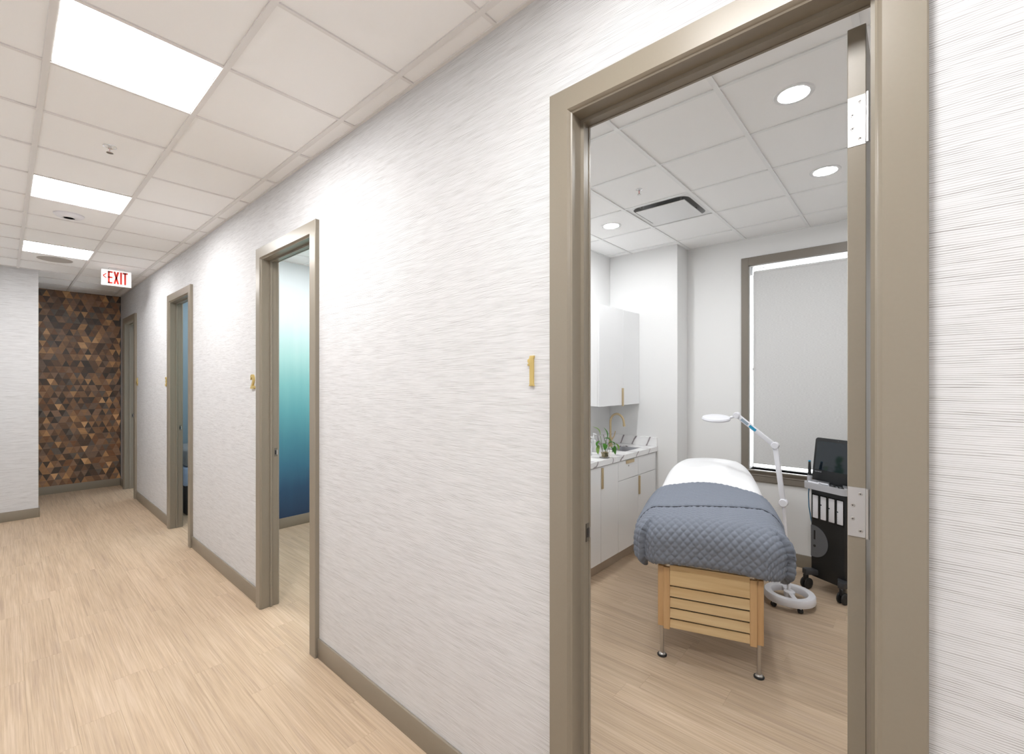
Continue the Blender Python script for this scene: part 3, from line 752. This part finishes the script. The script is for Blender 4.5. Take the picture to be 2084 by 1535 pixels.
# plant in a glass
pl = empty('potted_plant', (-1.937, 3.362, 0.96)); tag(pl, 'small trailing green plant in a clear glass on the counter', 'plant')
B().lathe([(0.001, 0.0), (0.036, 0.0), (0.042, 0.004), (0.043, 0.06), (0.044, 0.082), (0.042, 0.082), (0.041, 0.06), (0.040, 0.007), (0.001, 0.006)], n=32).obj('glass', 'clear_glass', pl, smooth=40)
rng = random.Random(5); b = B()
for k in range(26):
    a = rng.uniform(0, 6.28); r = rng.uniform(0.004, 0.032); z = rng.uniform(0.012, 0.045)
    b.tube([(r * math.cos(a), r * math.sin(a), 0.05), (r * math.cos(a + .6) * 1.05, r * math.sin(a + .6), z), (r * math.cos(a + 1.3), r * math.sin(a + 1.3) * 1.05, 0.011)], 0.003, 6)
b.obj('roots', 'root', pl, smooth=40)
def leaf(base, tip, wd, m, droop=0.02):
    base, tip = Vector(base), Vector(tip); L = tip - base; side = L.cross(Vector((0, 0, 1)))
    if side.length < 1e-4: side = Vector((1, 0, 0))
    side = side.normalized(); nn = side.cross(L).normalized(); b = B(); rows = []; K = 8
    for i in range(K + 1):
        t = i / K; w_ = wd * 1.45 * (math.sin(math.pi * min(1, t ** 0.75)) ** 0.8) + 0.0006
        c = base + L * t + nn * droop * math.sin(math.pi * t)
        rows.append([b.bm.verts.new(c - side * w_ + nn * w_ * .35), b.bm.verts.new(c), b.bm.verts.new(c + side * w_ + nn * w_ * .35)])
    for i in range(K):
        for j in range(2): b.bm.faces.new([rows[i][j], rows[i][j + 1], rows[i + 1][j + 1], rows[i + 1][j]])
    ge = b.bm.faces[:]
    r = bmesh.ops.solidify(b.bm, geom=ge, thickness=0.0012)
    b.obj('leaf', m, pl, smooth=60)
def stem(pts): B().tube(pts, 0.0022, 6).obj('stem', 'stem', pl, smooth=40)
# camera-right is roughly (+x, +y); offsets along q = sideways in view
q = Vector((0.75, 0.66, 0)); d = Vector((-0.5, 0.6, 0))
P = lambda s, dd, z: tuple(q * s + d * dd + Vector((0, 0, z)))
stem([P(-0.01, 0, 0.02), P(-0.02, 0, 0.09), P(-0.03, 0, 0.16), P(-0.035, 0, 0.185)]); leaf(P(-0.035, 0, 0.185), P(-0.10, 0.02, 0.262), 0.013, 'leaf_light', 0.02)
stem([P(0.005, 0.01, 0.02), P(0.01, 0.01, 0.10), P(0.02, 0.01, 0.16)]); leaf(P(0.022, 0.01, 0.155), P(-0.005, 0.02, 0.256), 0.017, 'leaf', 0.012)
stem([P(0.01, -0.01, 0.02), P(0.01, -0.01, 0.11), P(0.005, -0.01, 0.15)]); leaf(P(-0.008, -0.01, 0.165), P(0.052, -0.02, 0.115), 0.020, 'leaf', 0.022)
leaf(P(0.03, -0.01, 0.125), P(0.09, 0.0, 0.098), 0.017, 'leaf', 0.02)
stem([P(0.01, -0.01, 0.10), P(0.05, -0.01, 0.135), P(0.082, -0.005, 0.105)]); leaf(P(0.08, -0.01, 0.105), P(0.088, -0.02, 0.03), 0.018, 'leaf', -0.01)
stem([P(-0.005, 0, 0.02), P(-0.025, 0, 0.09), P(-0.04, 0, 0.14)]); leaf(P(-0.04, -0.005, 0.145), P(-0.058, -0.01, 0.085), 0.016, 'leaf', 0.012)
leaf(P(-0.05, 0, 0.11), P(-0.055, -0.01, 0.03), 0.011, 'leaf_light', 0.01)
leaf(P(-0.012, -0.02, 0.125), P(-0.005, -0.035, 0.068), 0.017, 'leaf', 0.008)
leaf(P(0.045, -0.02, 0.10), P(0.06, -0.03, 0.045), 0.014, 'leaf', 0.008)
stem([P(0.01, 0.02, 0.02), P(0.05, 0.05, 0.10), P(0.10, 0.08, 0.11)]); leaf(P(0.10, 0.08, 0.115), P(0.135, 0.10, 0.05), 0.012, 'leaf_light', 0.01)
def soap(loc, label):
    t = empty('soap_bottle', loc); tag(t, label, 'bottle', 'soap bottles by the sink')
    B().lathe([(0.001, 0), (0.03, 0), (0.032, 0.003), (0.032, 0.10), (0.024, 0.115), (0.012, 0.12), (0.012, 0.13)], n=28).obj('bottle', 'frost', t, smooth=40)
    B().lathe([(0.014, 0.122), (0.014, 0.138), (0.006, 0.140), (0.005, 0.162)], n=20).obj('collar', 'white_body', t, smooth=40)
    B().tube([(0, 0, 0.164), (0.03, -0.01, 0.164), (0.042, -0.014, 0.156)], [0.007, 0.006, 0.004], 10).obj('pump_nozzle', 'white_body', t, smooth=40)
soap((-2.19, 3.60, 0.96), 'clear pump soap bottle behind the plant')
soap((-2.12, 3.40, 0.96), 'clear pump bottle at the edge of the door frame')

# ------------------------------------------------------------------ treatment bed (local axes: x across, y towards the head)
BL = (-0.858, 2.64, 0.0); BR = math.atan2(0.305, 0.952)
bed = empty('treatment_bed', BL, BR); tag(bed, 'maple treatment bed with louvred end panel on steel legs', 'bed')
for sx in (-1, 1):
    for yy in (0.0, 1.30):
        bx('post', 'maple_post', bed, sx * 0.272, sx * 0.236, yy - 0.018, yy + 0.022, 0.180, 0.53, bev=0.004, seg=2)
        lg = B().tube([(sx * 0.25, yy, 0.012), (sx * 0.25, yy, 0.185)], 0.0105, 16).obj('leg', 'steel', bed, smooth=40)
        B().lathe([(0.026, 0.0), (0.027, 0.006), (0.024, 0.010)], (sx * 0.25, yy, 0), 24).obj('foot', 'rubber', lg, smooth=40)
        B().lathe([(0.020, 0.0102), (0.018, 0.016), (0.0115, 0.020), (0.0115, 0.028)], (sx * 0.25, yy, 0), 24).obj('foot_cup', 'steel', lg, smooth=40)
for yy, s in ((-0.020, -1), (1.32, 1)):
    for sx in (-1, 1): bx('stile', 'maple_post', bed, sx * 0.240, sx * 0.205, yy - 0.008, yy + 0.012, 0.172, 0.53, bev=0.002)
    zz = [0.180, 0.236, 0.298, 0.360, 0.425, 0.515]
    for i in range(5):
        if i < 4:
            b = B(); b.prism([(yy + s * 0.007, zz[i] + 0.005), (yy - s * 0.004, zz[i] + 0.005), (yy - s * 0.013, zz[i + 1] - 0.008), (yy - s * 0.007, zz[i + 1] - 0.008)], lambda a, bb, dd: (dd, a, bb), -0.205, 0.205); b.obj('slat', 'maple', bed)
        else: bx('slat', 'maple', bed, -0.205, 0.205, yy + (s * 0.006 if s < 0 else -0.004), yy + (0.004 if s < 0 else 0.006), zz[i] + 0.003, zz[i + 1], bev=0.001)
    bx('top_rail', 'maple', bed, -0.205, 0.205, yy - 0.006, yy + 0.010, 0.515, 0.545, bev=0.001)
    bx('slat_gap_shade', 'dark_base', bed, -0.205, 0.205, yy + 0.0145 if s < 0 else yy - 0.0185, yy + 0.0185 if s < 0 else yy - 0.0145, 0.19, 0.53)  # dark sheet gives the shadow line under each slat
for sx in (-1, 1): bx('side_rail', 'maple', bed, sx * 0.268, sx * 0.246, 0.022, 1.278, 0.44, 0.53, bev=0.002)
bx('top_board', 'maple', bed, -0.30, 0.30, 0.0, 1.40, 0.546, 0.572, bev=0.004)
W0, E0, E1, RR, HV, RC = 0.277, 0.035, 1.42, 0.125, 0.075, 0.04
def ztop(bb):
    t = min(1, max(0, (bb - 0.85) / 0.5)); return 0.80 + 0.138 * t * t * (3 - 2 * t)
def bedsurf(a, bb, off, lmax=9):
    ca = max(-W0, min(W0, a)); cb = max(E0, min(E1, bb)); o = (a - ca, bb - cb); L = math.hypot(*o)
    dx, dy = (o[0] / L, o[1] / L) if L > 1e-9 else (0, 0); L = min(L, lmax); q = RR * math.pi / 2
    if L <= q: hor, dz, nh, nz = RR * math.sin(L / RR), RR * (1 - math.cos(L / RR)), math.sin(L / RR), math.cos(L / RR)
    elif L - q < HV: hor, dz, nh, nz = RR, RR + L - q, 1.0, 0.0
    else:
        f = min(math.pi / 2, (L - q - HV) / RC); hor, dz, nh, nz = RR - RC * (1 - math.cos(f)), RR + HV + RC * math.sin(f), math.cos(f), -math.sin(f)
    tp = min(1, max(0, (cb - 0.30) / 1.12)); tp = 1 - 0.36 * tp ** 3
    return Vector(((ca + dx * (hor + off * nh)) * tp + 0.015 * (1 - tp) / 0.36, cb + dy * (hor + off * nh), ztop(cb) + 0.018 * (1 - (ca / W0) ** 2) - dz + off * nz))
LT = RR * math.pi / 2 + HV + RC * math.pi / 2
def cloth(name, mat_, parent, a0, a1, na, b0f, b1f, nb, offf, lmax=None):
    b = B(); vs = []; keepv = []
    for i in range(na + 1):
        a = a0 + (a1 - a0) * i / na; lo, hi = b0f(a), b1f(a); row = []; kr = []
        for j in range(nb + 1):
            bb = lo + (hi - lo) * j / nb
            ca = max(-W0, min(W0, a)); cb = max(E0, min(E1, bb)); L = math.hypot(a - ca, bb - cb)
            row.append(b.bm.verts.new(bedsurf(a, bb, offf(a, bb), lmax or LT))); kr.append(L <= (lmax or LT) + 1e-6)
        vs.append(row); keepv.append(kr)
    for i in range(na):
        for j in range(nb):
            if keepv[i][j] or keepv[i + 1][j] or keepv[i + 1][j + 1] or keepv[i][j + 1]:
                b.bm.faces.new([vs[i][j], vs[i + 1][j], vs[i + 1][j + 1], vs[i][j + 1]])
    bmesh.ops.delete(b.bm, geom=[v for v in b.bm.verts if not v.link_faces], context='VERTS')
    for f in b.bm.faces: f.smooth = True
    return b.obj(name, mat_, parent, recalc=False)
cloth('mattress', 'cushion', bed, -W0 - LT, W0 + LT, 60, lambda a: E0 - LT, lambda a: E1 + LT, 90, lambda a, bb: -0.014)
sheet = empty('bed_sheet', BL, BR); tag(sheet, 'smooth white sheet over the head of the treatment bed', 'sheet')
def sheet_off(a, bb): return -0.004 + 0.003 * math.sin(9 * a + 3 * math.sin(5 * bb)) * math.sin(7 * bb + 2 * a)
cloth('drape', 'sheet', sheet, -W0 - LT, W0 + LT, 90, lambda a: 0.45, lambda a: E1 + LT, 90, sheet_off)
blk = empty('quilted_blanket', BL, BR); tag(blk, 'grey-blue diamond quilted blanket folded back over the bed', 'blanket')
QP = 0.043
def quilt(a, bb):
    u = (a + bb * 0.92) / QP; v = (a - bb * 0.92) / QP
    return 0.0078 * (abs(math.sin(math.pi * u)) * abs(math.sin(math.pi * v))) ** 0.45
def corner(a, bb):
    if abs(a) <= W0 or bb >= E0: return 0.0
    th = math.degrees(math.atan2(abs(a) - W0, E0 - bb)); L = math.hypot(abs(a) - W0, E0 - bb)
    k = min(1, L / 0.14); c0 = 34 if a < 0 else 58
    if th < c0: return -0.014 * k * max(0, 1 - (c0 - th) / 22)
    return 0.022 * k * max(0, 1 - (th - c0) / 50)
headf = lambda a: 0.94 - 0.9 * a * a
cloth('cover', 'quilt', blk, -W0 - LT, W0 + LT, 300, lambda a: E0 - LT, headf, 340, lambda a, bb: 0.004 + quilt(a, bb) + corner(a, bb))
def hem(a):
    xs = [-0.65, -0.45, -0.33, -0.2, 0.05, 0.29, 0.40, 0.65]; ys = [0.02, 0.13, 0.225, 0.22, 0.30, 0.415, 0.39, 0.33]
    return float(np.interp(a, xs, ys))
cloth('folded_band', 'quilt', blk, -W0 - LT, W0 + LT, 300, hem, headf, 190, lambda a, bb: 0.017 + quilt(a, bb) * 0.8 - 0.010 * max(0, 1 - (bb - hem(a)) / 0.012) - 0.012 * max(0, 1 - (headf(a) - bb) / 0.02))
b = B(); pth = []
for i in range(121):
    a = -W0 - LT + (W0 + LT) * 2 * i / 120; pth.append(bedsurf(a, hem(a) - 0.001, 0.0095, LT))
b.tube(pth, 0.0038, 6); b.obj('hem_gap_shade', 'quilt_gap_shade', blk, smooth=60)  # dark tube stands in for the shaded gap under the folded hem

# ------------------------------------------------------------------ magnifying lamp
ml = empty('magnifier_lamp', (-0.662, 3.765, 0.0)); tag(ml, 'white floor magnifier lamp with a ring base beside the bed', 'lamp')
ox, oy = ml.location.x, ml.location.y
LP = lambda x, z, y=3.765: (x - ox, y - oy, z)
b = B(); prof = [(0.112, 0.045), (0.16, 0.040), (0.163, 0.046), (0.161, 0.082), (0.156, 0.090), (0.117, 0.090), (0.112, 0.084), (0.112, 0.045)]
b.lathe(prof, n=56, caps=False); b.obj('base_ring', 'white_plastic', ml, smooth=40)
b = B(); b.box(-0.11, 0.12, -0.016, 0.016, 0.060, 0.088, bev=0.004); 
bmesh.ops.rotate(b.bm, verts=b.bm.verts[:], cent=(0, 0, 0), matrix=Matrix.Rotation(math.radians(-62), 3, 'Z'))
b.obj('base_bar', 'white_plastic', ml, smooth=40)
B().lathe([(0.034, 0.055), (0.036, 0.090), (0.030, 0.096), (0.014, 0.098), (0.014, 0.105)], n=28).obj('hub', 'white_plastic', ml, smooth=40)
for k in range(5):
    a = math.radians(72 * k + 20); cx_, cy_ = 0.138 * math.cos(a), 0.138 * math.sin(a)
    cs = bx('caster', 'white_plastic', ml, cx_ - 0.008, cx_ + 0.008, cy_ - 0.008, cy_ + 0.008, 0.026, 0.046, bev=0.002)
    b = B(); dx, dy = -math.sin(a) * 0.012, math.cos(a) * 0.012
    b.tube([(cx_ - dx, cy_ - dy, 0.016), (cx_ + dx, cy_ + dy, 0.016)], 0.016, 18); b.obj('wheel', 'rubber', cs, smooth=40)
B().tube([LP(-0.665, 0.09), LP(-0.697, 0.70)], 0.0115, 14).obj('pole', 'white_plastic', ml, smooth=40)
def joint(x, z, r, name='joint'): B().lathe([(0.001, -0.024), (r * 0.85, -0.024), (r, -0.018), (r, 0.018), (r * 0.85, 0.024), (0.001, 0.024)], LP(x, z), 24, 'y').obj(name, 'white_plastic', ml, smooth=40)
def arm(p, q2, hw, nm):
    p, q2 = Vector(p), Vector(q2); L = (q2 - p).normalized(); s = L.cross(Vector((0, 1, 0))).normalized() * hw; y = Vector((0, 0.014, 0)); b = B()
    vs = [p - s - y, p + s - y, p + s + y, p - s + y, q2 - s - y, q2 + s - y, q2 + s + y, q2 - s + y]
    b._add(vs, [(0, 3, 2, 1), (4, 5, 6, 7), (0, 1, 5, 4), (1, 2, 6, 5), (2, 3, 7, 6), (3, 0, 4, 7)])
    bmesh.ops.bevel(b.bm, geom=b.bm.edges[:], offset=0.004, segments=2, affect='EDGES', profile=0.5)
    return b.obj(nm, 'white_plastic', ml, smooth=40)
joint(-0.699, 0.722, 0.029); joint(-0.752, 1.133, 0.025); joint(-1.013, 1.342, 0.024)
arm(LP(-0.702, 0.735), LP(-0.750, 1.115), 0.0165, 'lower_arm')
ua = arm(LP(-0.762, 1.138), LP(-1.003, 1.335), 0.016, 'upper_arm')
def sticker(t0, t1, m):
    p0, p1 = Vector(LP(-1.003, 1.335)), Vector(LP(-0.762, 1.138)); L = (p1 - p0); s = L.normalized().cross(Vector((0, 1, 0))) * 0.010; y = Vector((0, -0.0145, 0)); b = B()
    a_, c_ = p0 + L * t0 + y, p0 + L * t1 + y; k = Vector((0, 0.001, 0))
    b._add([a_ - s, a_ + s, c_ + s, c_ - s, a_ - s + k, a_ + s + k, c_ + s + k, c_ - s + k], [(0, 1, 2, 3), (4, 7, 6, 5), (0, 4, 5, 1), (1, 5, 6, 2), (2, 6, 7, 3), (3, 7, 4, 0)])
    b.obj('sticker', m, ua)
sticker(0.10, 0.30, 'sticker_grey'); sticker(0.34, 0.52, 'sticker_blue')
B().tube([LP(-1.013, 1.342), LP(-1.04, 1.328), LP(-1.06, 1.322)], 0.010, 12).obj('neck', 'white_plastic', ml, smooth=40)
hd = empty('lamp_head_pivot'); bpy.data.objects.remove(hd)
b = B(); b.lathe([(0.001, 0.012), (0.085, 0.012), (0.100, 0.007), (0.106, -0.004), (0.102, -0.014), (0.085, -0.016), (0.001, -0.016)], n=44)
bmesh.ops.rotate(b.bm, verts=b.bm.verts[:], cent=(0, 0, 0), matrix=Matrix.Rotation(math.radians(3), 3, 'Y') @ Matrix.Rotation(math.radians(9), 3, 'X'))
bmesh.ops.translate(b.bm, verts=b.bm.verts[:], vec=LP(-1.166, 1.314)); b.obj('lamp_head', 'white_plastic', ml, smooth=40)

# ------------------------------------------------------------------ facial treatment machine on casters
A = math.radians(28.1)
mc = empty('treatment_machine', (-0.495, 4.07, 0), -A); tag(mc, 'black rolling facial treatment machine with a tilted screen', 'machine')
# local: x along its front, y towards its back
b = B(); b.prism([(p[0] - 0.005, p[1] + 0.16) for p in rrect(-0.135, 0.135, -0.11, 0.11, 0.02)], XY, 0.095, 0.80, bev=0.003); b.obj('tower', 'black', mc, smooth=40)
for sx in (-1, 1):
    for y0_, y1_ in ((0.085, 0.0), (0.235, 0.305)):
        xo = -0.005 + sx * 0.05
        b = B(); b.prism([(xo, y0_), (-0.005 + sx * 0.115, y0_ + (0.02 if y1_ < 0.1 else -0.02)), (sx * 0.160, y1_ + 0.008), (sx * 0.156, y1_ - 0.014), (sx * 0.118, y1_ - 0.022)], XY, 0.112, 0.156, bev=0.007); b.obj('caster_arm', 'arm_grey', mc, smooth=40)
for cx_, cy_ in ((-0.137, -0.005), (0.137, -0.005), (-0.13, 0.31), (0.13, 0.31)):
    cs = bx('caster', 'black', mc, cx_ - 0.014, cx_ + 0.014, cy_ - 0.012, cy_ + 0.02, 0.06, 0.1125, bev=0.004)
    for s in (-1, 1):
        B().lathe([(0.012, -0.007), (0.036, -0.008), (0.042, -0.004), (0.042, 0.004), (0.036, 0.008), (0.012, 0.007)], (cx_ + s * 0.017, cy_ + 0.012, 0.042), 24, 'x').obj('wheel', 'rubber', cs, smooth=40)
for k in range(4):
    xx = -0.097 + 0.0615 * k
    sl = bx('slot', 'black_gloss', mc, xx - 0.027, xx + 0.027, 0.0485, 0.051, 0.54, 0.735)
    b = B(); b.prism([(p[0] + xx, p[1] + 0.055) for p in rrect(-0.0225, 0.0225, -0.012, 0.012, 0.009)], XY, 0.552, 0.727, bev=0.003); bt = b.obj('serum_bottle', 'white_plastic', mc, smooth=40)
    if k: B().lathe([(0.001, -0.0006), (0.0055, -0.0006), (0.0055, 0.0)], (xx - 0.014, 0.043, 0.672 - 0.01 * k), 12, 'y').obj('dot_mark', 'sticker_dark', bt)
    b = B()
    for i in range(5): b.box(xx - 0.02, xx - 0.012, 0.0422, 0.0432, 0.57 + 0.017 * i, 0.5715 + 0.017 * i)
    b.obj('scale_marks', 'sticker_grey', bt)
pts = []
for k in range(41):
    an = 2 * math.pi * k / 41; px, pz = -0.115 + 0.115 * math.cos(an), 0.37 + 0.122 * math.sin(an); pts.append((max(px, -0.132), pz))
b = B(); b.prism(pts, XZ, 0.047, 0.0505); dk = b.obj('round_emblem', 'dark_grey', mc)
bx('emblem_bar', 'black', dk, -0.108, -0.096, 0.0455, 0.0475, 0.385, 0.455)
B().lathe([(0.001, -0.0015), (0.010, -0.0015), (0.010, 0.0)], (-0.102, 0.047, 0.335), 16, 'y').obj('emblem_dot', 'black', dk)
b = B(); o_ = rrect(-0.170, 0.160, 0.0, 0.155, 0.04, 8); i_ = rrect(-0.158, 0.148, 0.012, 0.143, 0.03, 8); n_ = len(o_)
rings = [[b.bm.verts.new((p[0] , p[1], z)) for p in poly] for poly, z in ((i_, 0.778), (o_, 0.778), (o_, 0.826), (i_, 0.826), (i_, 0.806))]
for r_ in range(4):
    for k in range(n_): b.bm.faces.new([rings[r_][k], rings[r_][(k + 1) % n_], rings[r_ + 1][(k + 1) % n_], rings[r_ + 1][k]])
b.bm.faces.new(rings[0]); b.bm.faces.new(rings[4]); b.obj('tray', 'tray_grey', mc, smooth=40)
# screen, leaning back slightly
scr = empty('tmp'); bpy.data.objects.remove(scr)
tilt = Matrix.Rotation(math.radians(-8), 4, 'X')
def on_screen(b): b.bm.transform(Matrix.Translation((-0.005, 0.125, 0.828)) @ tilt); return b
b = B(); b.prism(rrect(-0.178, 0.178, 0.0, 0.335, 0.022, 6), XZ, 0.0, 0.03, bev=0.004); sc = on_screen(b).obj('screen_housing', 'black', mc, smooth=40)
b = B(); b.prism(rrect(-0.160, 0.160, 0.085, 0.308, 0.004, 3), XZ, -0.0012, 0.001); on_screen(b).obj('display', 'screen', sc)
b = B(); b.lathe([(0.001, -0.001), (0.0025, -0.001), (0.0025, 0.0)], (0, 0, 0.322), 12, 'y'); on_screen(b).obj('webcam', 'dark_grey', sc)
me = text_mesh('hydrafacial', 0.0125, 0.0003); me.materials.clear(); me.materials.append(M['tray_grey'])
me.transform(Matrix.Translation((-0.005, 0.125, 0.828)) @ tilt @ Matrix.Translation((-0.158, -0.0012, 0.066)) @ Matrix.Rotation(math.pi / 2, 4, 'X')); link('logo', me, sc)
bx('screen_neck', 'black', mc, -0.055, 0.045, 0.135, 0.20, 0.79, 0.86, bev=0.006)
# hand piece in its holder with the cable
hp = B().lathe([(0.014, 0.80), (0.017, 0.84), (0.014, 0.868)], (-0.163, 0.075, 0), 20).obj('wand_holder', 'tray_grey', mc, smooth=40)
B().lathe([(0.011, 0.862), (0.0115, 0.90), (0.009, 0.95), (0.008, 0.972), (0.006, 0.975)], (-0.163, 0.075, 0), 18).obj('wand', 'black', mc, smooth=40)
B().lathe([(0.0085, 0.9745), (0.0085, 0.981), (0.004, 0.984)], (-0.163, 0.075, 0), 18).obj('wand_tip', 'sticker_blue', mc, smooth=40)
B().tube([(-0.163, 0.075, 0.80), (-0.168, 0.07, 0.72), (-0.164, 0.07, 0.62), (-0.15, 0.075, 0.52), (-0.14, 0.09, 0.44), (-0.13, 0.12, 0.40)], 0.0035, 8).obj('cable', 'cable_blue', mc, smooth=40)
# things lying in the tray
def tray_thing(name, label, cat, lx, ly, rz, z=0.806):
    p = mc.matrix_world @ Vector((0, 0, 0)); ca, sa = math.cos(-A), math.sin(-A)
    t = empty(name, (-0.495 + lx * ca - ly * sa, 4.07 + lx * sa + ly * ca, z), -A + rz); return tag(t, label, cat)
t = tray_thing('dispenser', 'white hand piece lying at the front of the machine tray', 'tool', -0.105, 0.045, math.radians(-4))
B().tube([(-0.045, 0, 0.011), (0.045, 0, 0.011)], 0.011, 14).obj('body', 'white_plastic', t, smooth=40)
B().lathe([(0.001, -0.002), (0.0055, -0.002), (0.0055, 0.0)], (-0.0452, 0, 0.012), 12, 'x').obj('port', 'black', t, smooth=40)
t = tray_thing('dispenser', 'slim white hand piece at the back of the machine tray', 'tool', -0.075, 0.105, 0)
B().tube([(-0.04, 0, 0.007), (0.04, 0, 0.007)], 0.007, 12).obj('body', 'white_plastic', t, smooth=40)
t = tray_thing('eye_goggles', 'pair of small black eye goggles in the machine tray', 'goggles', 0.055, 0.06, math.radians(-6))
for s in (-1, 1):
    b = B(); b.lathe([(0.001, 0.026), (0.014, 0.024), (0.022, 0.014), (0.024, 0.0)], (s * 0.033, 0, 0), 20)
    for v in b.bm.verts: v.co.y *= 0.8
    b.obj('cup', 'black', t, smooth=40)
bx('bridge', 'black', t, -0.012, 0.012, -0.003, 0.003, 0.008, 0.013, bev=0.001)
B().tube([(0.054, 0, 0.008), (0.075, -0.004, 0.009), (0.082, -0.006, 0.009)], [0.005, 0.004, 0.006], 10).obj('strap_end', 'black', t, smooth=40)

# ------------------------------------------------------------------ second bed glimpsed through doorway 3
b2 = empty('treatment_bed', (-6.85, 2.2, 0)); tag(b2, 'dark-based treatment bed with pale blue sheet glimpsed through doorway 3', 'bed')
bx('base', 'dark_base', b2, -0.34, 0.36, -0.74, 0.8, 0.0, 0.355, bev=0.01)
bx('drape', 'sheet_blue', b2, -0.37, 0.39, -0.77, 0.83, 0.355, 0.575, bev=0.02, seg=3)
bx('pad', 'pad_grey', b2, -0.36, 0.38, -0.76, 0.3, 0.575, 0.79, bev=0.05, seg=4)
